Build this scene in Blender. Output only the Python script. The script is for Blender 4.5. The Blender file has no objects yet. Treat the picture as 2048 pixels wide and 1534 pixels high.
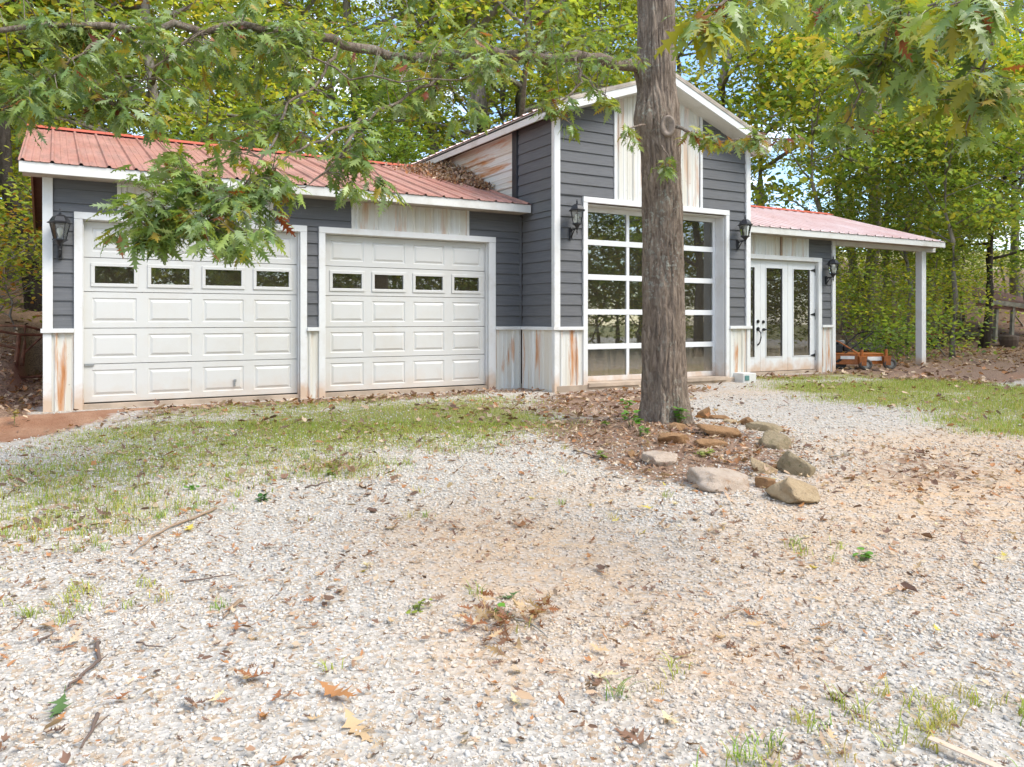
import bpy, math, random
import numpy as np
from mathutils import Vector, noise as mnoise

random.seed(7)
rng = np.random.default_rng(7)
C = bpy.context.scene.collection
SC = bpy.context.scene

# ------------------------------------------------------------------ camera, sky, sun, exposure
CAM_H = 1.06
F_PX = 1564.0                       # focal length for a 2048 wide frame
YAW = math.radians(30.3)            # camera turned to the right of the facade normal
FC, FS = math.sin(YAW), math.cos(YAW)
cam_data = bpy.data.cameras.new("camera")
cam = bpy.data.objects.new("camera", cam_data)
C.objects.link(cam)
cam.location = (0, 0, CAM_H)
cam.rotation_euler = (math.radians(90), 0, -YAW)
cam_data.sensor_width = 36
cam_data.lens = F_PX / 2048 * 36
cam_data.shift_y = -127 / 2048
cam_data.clip_end = 2000
SC.camera = cam

SUN_EL, SUN_AZ = math.radians(50), math.radians(142)   # azimuth clockwise from +Y
world = bpy.data.worlds.new("World")
SC.world = world
world.use_nodes = True
wn = world.node_tree
wn.nodes.clear()
w_out = wn.nodes.new("ShaderNodeOutputWorld")
w_bg = wn.nodes.new("ShaderNodeBackground")
w_sky = wn.nodes.new("ShaderNodeTexSky")
w_sky.sky_type = 'NISHITA'
w_sky.sun_disc = False
w_sky.sun_elevation = SUN_EL
w_sky.sun_rotation = SUN_AZ
w_sky.ozone_density = 4.0
w_sky.dust_density = 0.4
w_tc = wn.nodes.new("ShaderNodeTexCoord")
w_map = wn.nodes.new("ShaderNodeMapping")
w_map.inputs['Scale'].default_value = (1.0, 1.0, 2.2)
w_noise = wn.nodes.new("ShaderNodeTexNoise")
w_noise.inputs['Scale'].default_value = 2.6
w_noise.inputs['Detail'].default_value = 8
w_noise.inputs['Roughness'].default_value = 0.58
w_ramp = wn.nodes.new("ShaderNodeValToRGB")
w_ramp.color_ramp.elements[0].position = 0.47
w_ramp.color_ramp.elements[1].position = 0.66
w_mix = wn.nodes.new("ShaderNodeMix")
w_mix.data_type = 'RGBA'
w_mix.inputs['B'].default_value = (9.5, 9.7, 10.0, 1)      # sunlit cloud
L = wn.links.new
L(w_tc.outputs['Generated'], w_map.inputs['Vector'])
L(w_map.outputs['Vector'], w_noise.inputs['Vector'])
L(w_noise.outputs['Fac'], w_ramp.inputs['Fac'])
L(w_ramp.outputs['Color'], w_mix.inputs['Factor'])
L(w_sky.outputs['Color'], w_mix.inputs['A'])
L(w_mix.outputs['Result'], w_bg.inputs['Color'])
w_bg.inputs['Strength'].default_value = 0.11
L(w_bg.outputs['Background'], w_out.inputs['Surface'])

sun_data = bpy.data.lights.new("sun", 'SUN')
sun_data.energy = 1.5
sun_data.angle = math.radians(32)
sun_data.color = (1.0, 0.94, 0.84)
sun = bpy.data.objects.new("sun", sun_data)
C.objects.link(sun)
sdir = Vector((math.sin(SUN_AZ) * math.cos(SUN_EL), math.cos(SUN_AZ) * math.cos(SUN_EL), math.sin(SUN_EL)))
sun.rotation_euler = sdir.to_track_quat('Z', 'Y').to_euler()
sun.location = sdir * 60

SC.view_settings.view_transform = 'Standard'
SC.view_settings.look = 'None'
SC.view_settings.gamma = 1
SC.view_settings.use_curve_mapping = False
SC.view_settings.exposure = 1.75
SC.render.engine = 'CYCLES'
SC.cycles.use_denoising = True
SC.cycles.max_bounces = 7
SC.cycles.diffuse_bounces = 4
SC.cycles.transparent_max_bounces = 10
SC.cycles.caustics_reflective = False
SC.cycles.caustics_refractive = False

# ------------------------------------------------------------------ helpers: placing
D = 11.26                            # metres from the camera to the plane of the garage front

def pdir(px):
    u = (px - 1024) / F_PX
    return FC + FS * u, FS - FC * u

def at(px, py, t):
    dx, dy = pdir(px)
    return Vector((t * dx, t * dy, CAM_H + (640 - py) * t / F_PX))

def sstep(a, b, x):
    k = min(1.0, max(0.0, (x - a) / (b - a)))
    return k * k * (3 - 2 * k)

def interp(x, xs, ys):
    return float(np.interp(x, xs, ys))

def gz(X, Y):
    d = max(0.0, D - Y)
    z = -0.045 - 0.029 * min(d, 14) + 0.0012 * max(0, d - 9) ** 1.5 * 0
    # washed out clay bank at the left corner of the garage
    z -= 0.16 * sstep(1.7, -0.3, X) * sstep(11.15, 10.3, Y) * sstep(6.0, 9.5, Y)
    # mound of mulch round the oak
    e = ((X - 5.5) / 1.5) ** 2 + ((Y - 6.0) / 1.7) ** 2
    z += 0.10 * math.exp(-e * 1.2)
    # the wooded slope behind
    r = math.hypot(X, Y)
    az = math.degrees(math.atan2(X, Y)) if Y > -5 else 180
    r0 = interp(az, [-40, -4, 3, 25, 50, 62, 75, 120], [15, 13.2, 14, 23, 31, 36, 40, 60])
    if r > r0 and Y > 0:
        q = r - r0
        z += min(0.30 * q * q / (q + 5), 5.2 + 0.02 * q)
    z += 0.035 * mnoise.noise((X * 0.6, Y * 0.6, 3.1)) + 0.012 * mnoise.noise((X * 2.3, Y * 2.3, 7.7))
    if 10.6 < Y < 19 and -0.6 < X < 15.2:
        z = min(z, -0.075)
    return z

def gp(px, py):
    z = -0.2
    dx, dy = pdir(px)
    for _ in range(25):
        t = (CAM_H - z) * F_PX / (py - 640)
        z = 0.5 * z + 0.5 * gz(t * dx, t * dy)
    return Vector((t * dx, t * dy, gz(t * dx, t * dy)))

# ------------------------------------------------------------------ helpers: meshes
class MB:
    """collects shapes that become one mesh"""
    def __init__(self):
        self.v, self.f = [], []
    def add(self, vs, fs):
        o = len(self.v)
        self.v += [tuple(p) for p in vs]
        self.f += [tuple(i + o for i in q) for q in fs]
        return self
    def box(self, x0, x1, y0, y1, z0, z1):
        return self.add([(x0, y0, z0), (x1, y0, z0), (x1, y1, z0), (x0, y1, z0), (x0, y0, z1), (x1, y0, z1), (x1, y1, z1), (x0, y1, z1)],
                        [(0, 3, 2, 1), (4, 5, 6, 7), (0, 1, 5, 4), (1, 2, 6, 5), (2, 3, 7, 6), (3, 0, 4, 7)])
    def hexa(self, p):               # eight corners, bottom ring then top ring
        return self.add(p, [(0, 3, 2, 1), (4, 5, 6, 7), (0, 1, 5, 4), (1, 2, 6, 5), (2, 3, 7, 6), (3, 0, 4, 7)])
    def slab(self, poly, off):       # polygon (3d points) thickened by the vector off
        n = len(poly)
        a = [Vector(p) for p in poly]
        b = [p + Vector(off) for p in a]
        return self.add(a + b, [tuple(range(n))[::-1], tuple(range(n, 2 * n))] + [(i, (i + 1) % n, n + (i + 1) % n, n + i) for i in range(n)])
    def tube(self, pts, rad, n=8, cap=True):
        pts = [Vector(p) for p in pts]
        if not hasattr(rad, '__len__'):
            rad = [rad] * len(pts)
        o = len(self.v)
        up = Vector((0.013, 0.02, 1))
        for i, p in enumerate(pts):
            d = (pts[min(i + 1, len(pts) - 1)] - pts[max(i - 1, 0)]).normalized()
            a = d.cross(up)
            if a.length < 0.05:
                a = d.cross(Vector((1, 0, 0)))
            a.normalize()
            b = d.cross(a)
            for k in range(n):
                w = 2 * math.pi * k / n
                self.v.append(tuple(p + (a * math.cos(w) + b * math.sin(w)) * rad[i]))
        for i in range(len(pts) - 1):
            for k in range(n):
                k2 = (k + 1) % n
                self.f.append((o + i * n + k, o + i * n + k2, o + (i + 1) * n + k2, o + (i + 1) * n + k))
        if cap:
            self.f.append(tuple(o + k for k in range(n))[::-1])
            self.f.append(tuple(o + (len(pts) - 1) * n + k for k in range(n)))
        return self
    def lathe(self, prof, c, n=16, ang0=0.0):     # prof: (radius, z)
        o = len(self.v)
        for r, z in prof:
            for k in range(n):
                w = ang0 + 2 * math.pi * k / n
                self.v.append((c[0] + r * math.cos(w), c[1] + r * math.sin(w), c[2] + z))
        for i in range(len(prof) - 1):
            for k in range(n):
                k2 = (k + 1) % n
                self.f.append((o + i * n + k, o + i * n + k2, o + (i + 1) * n + k2, o + (i + 1) * n + k))
        self.f.append(tuple(o + k for k in range(n))[::-1])
        self.f.append(tuple(o + (len(prof) - 1) * n + k for k in range(n)))
        return self

def wm(o):
    m = o.matrix_basis.copy()
    if o.parent is not None:
        m = wm(o.parent) @ o.matrix_parent_inverse @ m
    return m

def obj(name, mb, mat, parent=None, smooth=False, bevel=0.0, local=False):
    me = bpy.data.meshes.new(name)
    me.from_pydata(mb.v, [], mb.f)
    me.materials.append(mat)
    if smooth:
        me.polygons.foreach_set('use_smooth', [True] * len(me.polygons))
    me.update()
    o = bpy.data.objects.new(name, me)
    C.objects.link(o)
    if parent is not None:
        o.parent = parent
        if not local:                 # the shape is given in world coordinates
            o.matrix_parent_inverse = wm(parent).inverted()
    if bevel:
        m = o.modifiers.new('bevel', 'BEVEL')
        m.width = bevel
        m.segments = 2
        m.limit_method = 'ANGLE'
    return o

def tag(o, label, cat=None, group=None, kind=None):
    if label: o['label'] = label
    if cat: o['category'] = cat
    if group: o['group'] = group
    if kind: o['kind'] = kind
    return o

def empty(name, label, cat, loc=(0, 0, 0), group=None, rz=0):
    o = bpy.data.objects.new(name, None)
    o.empty_display_size = 0.2
    C.objects.link(o)
    o.location = loc
    o.rotation_euler = (0, 0, rz)
    return tag(o, label, cat, group)

def np_mesh(name, V, loops, starts, mat, col=None, smooth=False):
    me = bpy.data.meshes.new(name)
    me.vertices.add(len(V))
    me.vertices.foreach_set('co', np.ascontiguousarray(V, np.float32).ravel())
    me.loops.add(len(loops))
    me.loops.foreach_set('vertex_index', np.ascontiguousarray(loops, np.int32))
    me.polygons.add(len(starts))
    me.polygons.foreach_set('loop_start', np.ascontiguousarray(starts, np.int32))
    me.update(calc_edges=True)
    if smooth:
        me.polygons.foreach_set('use_smooth', np.ones(len(starts), bool))
    if col is not None:
        a = me.attributes.new('Col', 'FLOAT_COLOR', 'POINT')
        c4 = np.ones((len(V), 4), np.float32)
        c4[:, :3] = col
        a.data.foreach_set('color', c4.ravel())
    if mat: me.materials.append(mat)
    return me

def stamp(name, bv, bf, R, T, cols, mat, smooth=False):
    """N copies of a base shape (rotation-scale matrices R, positions T) as one mesh"""
    bv = np.asarray(bv, float)
    N, K = len(T), len(bv)
    V = (np.einsum('nij,kj->nki', R, bv) + np.asarray(T)[:, None, :]).reshape(-1, 3)
    flat = np.array([i for q in bf for i in q], np.int64)
    st = np.cumsum([0] + [len(q) for q in bf])[:-1]
    loops = (flat[None, :] + (np.arange(N) * K)[:, None]).ravel()
    starts = (st[None, :] + (np.arange(N) * len(flat))[:, None]).ravel()
    col = np.repeat(np.asarray(cols), K, axis=0) if cols is not None else None
    return np_mesh(name, V, loops, starts, mat, col, smooth)

def frames(axis, normal, scale):
    """rotation-scale matrices whose y is the axis, z near the normal"""
    y = axis / np.linalg.norm(axis, axis=1, keepdims=True)
    x = np.cross(y, normal)
    x /= np.linalg.norm(x, axis=1, keepdims=True) + 1e-9
    z = np.cross(x, y)
    return np.stack([x, y, z], axis=2) * np.asarray(scale)[:, None, None]

# ------------------------------------------------------------------ helpers: materials
class NT:
    def __init__(self, name, rough=0.6, spec=0.4):
        self.m = bpy.data.materials.new(name)
        self.m.use_nodes = True
        self.t = self.m.node_tree
        self.b = self.t.nodes['Principled BSDF']
        self.b.inputs['Roughness'].default_value = rough
        self.b.inputs['Specular IOR Level'].default_value = spec
        self._pos = None
    def new(self, ty, **kw):
        n = self.t.nodes.new(ty)
        for k, v in kw.items():
            setattr(n, k, v)
        return n
    def put(self, sock, v):
        if isinstance(v, bpy.types.NodeSocket):
            self.t.links.new(v, sock)
        elif isinstance(v, (tuple, list)) and len(v) == 3 and sock.type == 'RGBA':
            sock.default_value = (*v, 1)
        else:
            sock.default_value = v
    def pos(self):
        if self._pos is None:
            self._pos = self.new('ShaderNodeNewGeometry').outputs['Position']
        return self._pos
    def objco(self):
        return self.new('ShaderNodeTexCoord').outputs['Object']
    def mapping(self, vec, scale, loc=(0, 0, 0)):
        n = self.new('ShaderNodeMapping')
        self.put(n.inputs['Vector'], vec)
        n.inputs['Scale'].default_value = scale
        n.inputs['Location'].default_value = loc
        return n.outputs['Vector']
    def noise(self, scale, detail=4, rough=0.55, vec=None, dist=0.0):
        n = self.new('ShaderNodeTexNoise')
        self.put(n.inputs['Vector'], self.pos() if vec is None else vec)
        n.inputs['Scale'].default_value = scale
        n.inputs['Detail'].default_value = detail
        n.inputs['Roughness'].default_value = rough
        n.inputs['Distortion'].default_value = dist
        return n.outputs['Fac']
    def voronoi(self, scale, vec=None, out='Distance', feature='F1'):
        n = self.new('ShaderNodeTexVoronoi', feature=feature)
        self.put(n.inputs['Vector'], self.pos() if vec is None else vec)
        n.inputs['Scale'].default_value = scale
        return n.outputs[out]
    def ramp(self, fac, *stops):
        n = self.new('ShaderNodeValToRGB')
        self.put(n.inputs['Fac'], fac)
        e = n.color_ramp.elements
        while len(e) < len(stops):
            e.new(0.5)
        for k, (p, c) in enumerate(stops):
            e[k].position = p
            e[k].color = (c, c, c, 1) if not hasattr(c, '__len__') else (*c, 1)
        return n.outputs['Color']
    def mix(self, fac, a, b, blend='MIX'):
        n = self.new('ShaderNodeMix', data_type='RGBA', blend_type=blend)
        self.put(n.inputs[0], fac)
        self.put(n.inputs[6], a)
        self.put(n.inputs[7], b)
        return n.outputs[2]
    def math(self, op, a, b=0.0, clamp=False):
        n = self.new('ShaderNodeMath', operation=op, use_clamp=clamp)
        self.put(n.inputs[0], a)
        self.put(n.inputs[1], b)
        return n.outputs[0]
    def sep(self, vec):
        n = self.new('ShaderNodeSeparateXYZ')
        self.put(n.inputs[0], vec)
        return n.outputs
    def attr(self, name):
        return self.new('ShaderNodeAttribute', attribute_name=name).outputs['Color']
    def color(self, c):
        self.put(self.b.inputs['Base Color'], c)
        return self
    def bump(self, h, strength=0.3, dist=0.01):
        n = self.new('ShaderNodeBump')
        n.inputs['Strength'].default_value = strength
        n.inputs['Distance'].default_value = dist
        self.put(n.inputs['Height'], h)
        self.t.links.new(n.outputs['Normal'], self.b.inputs['Normal'])
        return self

def plain(name, c, rough=0.5, metal=0.0, var=0.12, scale=9.0):
    n = NT(name, rough)
    f = n.noise(scale, 5)
    n.color(n.mix(n.ramp(f, (0.35, 0.0), (0.7, 1.0)), tuple(x * (1 - var) for x in c), tuple(min(1, x * (1 + var)) for x in c)))
    n.b.inputs['Metallic'].default_value = metal
    return n.m

def paint_white(name, base, grime=(0.42, 0.36, 0.27), amount=0.5, clay=True, rough=0.45, mildew=0.25):
    n = NT(name, rough)
    z = n.sep(n.pos())[2]
    g = n.noise(1.7, 8, 0.68)
    c = n.mix(n.ramp(g, (0.50, 0.0), (0.78, amount)), base, grime)
    g2 = n.noise(23, 4, 0.7)
    c = n.mix(n.ramp(g2, (0.60, 0.0), (0.74, mildew)), c, (0.30, 0.27, 0.22))
    if clay:      # splashed red soil along the foot
        k = n.math('ADD', z, n.math('MULTIPLY', n.math('SUBTRACT', n.noise(5, 5), 0.5), 0.55))
        c = n.mix(n.ramp(k, (-0.05, 0.75 * float(clay)), (0.26, 0.0)), c, (0.52, 0.33, 0.19))
    n.color(c)
    n.bump(n.noise(60, 3), 0.12, 0.004)
    return n.m

M = {}
M['white'] = paint_white('white_trim_paint', (0.67, 0.67, 0.655))
M['fascia'] = paint_white('weathered_fascia_paint', (0.63, 0.62, 0.585), (0.36, 0.32, 0.24), 0.6, False, 0.6, 0.5)
M['door'] = paint_white('cream_door_enamel', (0.58, 0.575, 0.55), (0.50, 0.44, 0.35), 0.35, 0.35, 0.35, 0.08)
M['bright'] = paint_white('bright_white_enamel', (0.70, 0.71, 0.71), (0.55, 0.5, 0.42), 0.3, True, 0.35, 0.08)

def make_siding():
    n = NT('grey_lap_siding_paint', 0.62, 0.3)
    v = n.mapping(n.pos(), (1.2, 1.2, 22))
    g = n.noise(2.2, 6, 0.6, v)
    big = n.noise(0.9, 5)
    c = n.mix(n.ramp(g, (0.3, 0.0), (0.75, 1.0)), (0.098, 0.100, 0.105), (0.138, 0.140, 0.146))
    c = n.mix(n.ramp(big, (0.5, 0.0), (0.8, 0.35)), c, (0.125, 0.115, 0.105))
    s = n.noise(70, 2, 0.5)
    c = n.mix(n.ramp(s, (0.71, 0.0), (0.78, 0.5)), c, (0.3, 0.29, 0.27))
    n.color(c)
    n.bump(n.noise(9, 6, 0.65, n.mapping(n.pos(), (1, 1, 14))), 0.35, 0.004)
    return n.m
M['siding'] = make_siding()

def make_roof(name, a, b, dirt, amt):
    n = NT(name, 0.38, 0.5)
    x = n.mapping(n.pos(), (5, 0.7, 0.7))
    f = n.noise(1.3, 6, 0.6)
    c = n.mix(n.ramp(f, (0.3, 0.0), (0.7, 1.0)), a, b)
    st = n.noise(1.6, 7, 0.7, x)
    c = n.mix(n.ramp(st, (0.45, 0.0), (0.72, amt)), c, dirt)
    sp = n.noise(26, 3, 0.6)
    c = n.mix(n.ramp(sp, (0.66, 0.0), (0.72, 0.75)), c, (0.09, 0.05, 0.04))
    n.color(c)
    n.put(n.b.inputs['Roughness'], n.ramp(st, (0.3, 0.32), (0.7, 0.62)))
    return n.m
M['roof'] = make_roof('faded_red_metal', (0.38, 0.155, 0.118), (0.50, 0.265, 0.22), (0.17, 0.11, 0.085), 0.7)
M['roof2'] = make_roof('sky_sheen_red_metal', (0.67, 0.45, 0.40), (0.77, 0.63, 0.595), (0.52, 0.32, 0.28), 0.3)  # red metal paled towards pink: sky sheen put into the colour
M['ridge'] = make_roof('red_ridge_metal', (0.50, 0.085, 0.05), (0.55, 0.13, 0.09), (0.25, 0.07, 0.05), 0.4)

def make_metal(name, stretch, amt, rust_at, spots=()):
    n = NT(name, 0.45, 0.5)
    v = n.mapping(n.pos(), stretch)
    wide = n.noise(1.1, 5, 0.6, v)
    c = n.mix(n.ramp(wide, (0.42, 0.0), (0.72, 0.75)), (0.64, 0.64, 0.61), (0.52, 0.44, 0.30))
    run = n.noise(2.6, 7, 0.62, v, 0.4)
    k = run
    p = n.sep(n.pos())
    for x0, y0, z0, rx, ry, rz, w in spots:       # the rust runs that stand out
        q = n.math('ADD', n.math('POWER', n.math('DIVIDE', n.math('SUBTRACT', p[0], x0), rx), 2), n.math('ADD', n.math('POWER', n.math('DIVIDE', n.math('SUBTRACT', p[1], y0), ry), 2), n.math('POWER', n.math('DIVIDE', n.math('SUBTRACT', p[2], z0), rz), 2)))
        k = n.math('ADD', k, n.math('MULTIPLY', n.math('SUBTRACT', 1.0, q, True), w))
    c = n.mix(n.ramp(k, (rust_at, 0.0), (rust_at + 0.06, 0.5 * amt), (rust_at + 0.16, amt)), c, (0.46, 0.175, 0.035))
    c = n.mix(n.ramp(k, (rust_at + .16, 0.0), (rust_at + 0.24, .9)), c, (0.22, 0.065, 0.02))
    sp = n.noise(30, 3, 0.6)
    c = n.mix(n.ramp(sp, (0.70, 0.0), (0.74, 0.7)), c, (0.13, 0.06, 0.035))
    n.color(c)
    return n.m
M['metal'] = make_metal('rust_streaked_white_metal', (3.6, 3.6, 0.40), 0.9, 0.545, [(6.55, 11.26, .50, .10, .3, .30, .13), (7.12, 10.25, .55, .13, .2, .8, .16), (6.77, 10.75, .45, .2, .12, .5, .10), (0.10, 11.26, .40, .035, .2, .6, .085), (14.40, 11.26, .5, .05, .2, .6, .14), (14.60, 11.26, .5, .04, .2, .6, .10)])
M['metal_side'] = make_metal('rust_streaked_pale_metal', (1, 0.35, 3.0), 0.9, 0.545, [(6.77, 12.9, 3.75, .4, 1.5, .10, .14), (6.77, 13.6, 3.95, .4, 1.6, .12, .12)])
M['metal_hi'] = make_metal('weathered_white_metal', (3.2, 3.2, 0.3), 0.6, 0.56, [(9.65, 10.25, 3.8, .16, .2, .9, .07), (8.1, 10.25, 4.2, .12, .2, .7, .05)])
M['tan_wood'] = plain('bare_tan_wood', (0.30, 0.21, 0.14), 0.75)
M['dark_wood'] = plain('dark_bare_wood', (0.13, 0.09, 0.07), 0.8)
M['redwood'] = plain('red_stained_wood', (0.36, 0.12, 0.08), 0.7)
M['soffit'] = plain('tan_soffit_paint', (0.40, 0.35, 0.29), 0.75, 0, 0.3, 4)  # mottled tan for the eave soffits and drip edges
M['concrete'] = plain('dusty_concrete', (0.42, 0.33, 0.25), 0.85, 0, 0.25, 3)
M['black'] = plain('black_metal', (0.016, 0.016, 0.018), 0.4, 0.0, 0.3, 20)
M['blackpost'] = plain('charcoal_post_paint', (0.035, 0.037, 0.042), 0.55)
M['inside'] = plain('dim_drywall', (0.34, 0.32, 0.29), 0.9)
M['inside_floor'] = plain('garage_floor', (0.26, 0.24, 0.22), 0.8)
M['orange'] = plain('orange_enamel', (0.34, 0.105, 0.022), 0.42, 0, 0.25, 14)
M['rubber'] = plain('black_rubber', (0.022, 0.021, 0.020), 0.75)
M['rust'] = plain('rusty_steel', (0.15, 0.065, 0.035), 0.8, 0, 0.4, 12)
M['galv'] = plain('grey_galvanised_steel', (0.34, 0.35, 0.36), 0.4, 0.6)
M['teal'] = plain('teal_plastic', (0.10, 0.22, 0.20), 0.5)
M['grey_wood'] = plain('weathered_grey_wood', (0.27, 0.25, 0.21), 0.8, 0, 0.25, 6)
M['brown_roof'] = plain('brown_red_roofing', (0.17, 0.075, 0.055), 0.7)
M['red_paint'] = plain('dark_red_paint', (0.13, 0.025, 0.022), 0.55)
M['bulb'] = plain('frosted_white_glass', (0.82, 0.82, 0.78), 0.35, 0, 0.02)
M['label_paint'] = plain('white_decal', (0.72, 0.70, 0.66), 0.4)
M['brick'] = plain('red_brick', (0.26, 0.09, 0.055), 0.8)

def make_glass(name, tint, base_refl, dirt):
    n = NT(name)
    t = n.t
    t.nodes.remove(n.b)
    out = t.nodes['Material Output']
    lw = n.new('ShaderNodeFresnel')
    lw.inputs['IOR'].default_value = 1.52
    f = n.math('ADD', n.math('MULTIPLY', lw.outputs[0], 1.5), base_refl, True)
    gl = n.new('ShaderNodeBsdfGlossy')
    gl.inputs['Roughness'].default_value = 0.015
    gl.inputs['Color'].default_value = (0.95, 0.97, 0.95, 1)
    tr = n.new('ShaderNodeBsdfTransparent')
    tr.inputs['Color'].default_value = (*tint, 1)
    mx = n.new('ShaderNodeMixShader')
    n.put(mx.inputs[0], f)
    t.links.new(tr.outputs[0], mx.inputs[1])
    t.links.new(gl.outputs[0], mx.inputs[2])
    df = n.new('ShaderNodeBsdfDiffuse')
    df.inputs['Color'].default_value = (0.42, 0.34, 0.25, 1)
    z = n.sep(n.pos())[2]
    k = n.math('ADD', z, n.math('MULTIPLY', n.math('SUBTRACT', n.noise(3.5, 6, 0.7, n.mapping(n.pos(), (5, 5, 0.8))), 0.5), 0.9))
    dd = n.ramp(k, (0.0, dirt), (0.6, dirt * .10))
    mx2 = n.new('ShaderNodeMixShader')
    n.put(mx2.inputs[0], dd)
    t.links.new(mx.outputs[0], mx2.inputs[1])
    t.links.new(df.outputs[0], mx2.inputs[2])
    t.links.new(mx2.outputs[0], out.inputs['Surface'])
    return n.m
M['glass'] = make_glass('window_glass', (0.80, 0.83, 0.80), 0.09, 0.5)
M['lamp_glass'] = make_glass('clear_lamp_glass', (0.93, 0.95, 0.93), 0.02, 0.0)

def make_leaf(name, trans=0.38, rough=0.42, spec=0.45):
    n = NT(name, rough, spec)
    t = n.t
    c = n.attr('Col')
    n.color(c)
    tl = n.new('ShaderNodeBsdfTranslucent')
    n.put(tl.inputs['Color'], n.mix(1.0, c, (1.45, 1.35, 0.55), 'MULTIPLY'))
    mx = n.new('ShaderNodeMixShader')
    mx.inputs[0].default_value = trans
    t.links.new(n.b.outputs[0], mx.inputs[1])
    t.links.new(tl.outputs[0], mx.inputs[2])
    t.links.new(mx.outputs[0], t.nodes['Material Output'].inputs['Surface'])
    return n.m
M['leaf'] = make_leaf('woodland_leaf', 0.48, 0.55, 0.25)
M['oakleaf'] = make_leaf('glossy_oak_leaf', 0.36, 0.36, 0.5)
M['dryleaf'] = make_leaf('dry_leaf', 0.15, 0.6, 0.25)
M['grass'] = make_leaf('grass_blade', 0.30, 0.5, 0.3)

def make_pebble():
    n = NT('pale_gravel_stone', 0.75, 0.3)
    c = n.attr('Col')
    f = n.noise(55, 4, 0.6)
    n.color(n.mix(n.ramp(f, (0.3, 0.0), (0.75, 0.4)), c, (0.56, 0.51, 0.43)))
    return n.m
M['pebble'] = make_pebble()

def make_bark(name, a, b, lichen, scale, obj_space, lich_amt):
    n = NT(name, 0.9, 0.15)
    p = n.objco() if obj_space else n.pos()
    v = n.mapping(p, (1, 1, 0.30))
    f = n.noise(scale, 8, 0.72, v, 1.1)
    c = n.mix(n.ramp(f, (0.32, 0.0), (0.68, 1.0)), a, b)
    l = n.noise(2.2, 6, 0.7, p)
    l2 = n.noise(28, 3, 0.6, p)
    c = n.mix(n.math('MULTIPLY', n.ramp(l, (0.48, 0.0), (0.62, 1.0)), n.ramp(l2, (0.52, 0.0), (0.62, lich_amt))), c, lichen)
    n.color(c)
    n.bump(f, 1.0, 0.05)
    return n.m
M['oakbark'] = make_bark('furrowed_oak_bark', (0.10, 0.07, 0.052), (0.37, 0.295, 0.23), (0.38, 0.39, 0.33), 15, False, 0.8)
M['bark'] = make_bark('woodland_bark', (0.16, 0.135, 0.11), (0.34, 0.30, 0.26), (0.36, 0.36, 0.31), 9, True, 0.6)
M['darkbark'] = make_bark('dark_woodland_bark', (0.035, 0.028, 0.024), (0.085, 0.07, 0.058), (0.2, 0.2, 0.17), 9, True, 0.4)

def make_rock(name, a, b, c2):
    n = NT(name, 0.85, 0.25)
    p = n.pos()
    f = n.noise(7, 8, 0.65, p)
    c = n.mix(n.ramp(f, (0.3, 0.0), (0.7, 1.0)), a, b)
    g = n.noise(17, 5, 0.7, p)
    c = n.mix(n.ramp(g, (0.56, 0.0), (0.68, 0.8)), c, c2)
    n.color(c)
    n.bump(n.noise(26, 9, 0.75, p), 0.9, 0.03)
    return n.m
M['rock_brown'] = make_rock('brown_fieldstone', (0.25, 0.135, 0.06), (0.36, 0.21, 0.105), (0.16, 0.10, 0.06))
M['rock_tan'] = make_rock('tan_fieldstone', (0.35, 0.245, 0.14), (0.47, 0.355, 0.22), (0.2, 0.15, 0.085))
M['rock_pale'] = make_rock('pale_fieldstone', (0.42, 0.32, 0.24), (0.52, 0.43, 0.35), (0.34, 0.20, 0.11))
M['rock_grey'] = make_rock('grey_fieldstone', (0.24, 0.185, 0.11), (0.36, 0.285, 0.18), (0.15, 0.13, 0.065))

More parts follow.
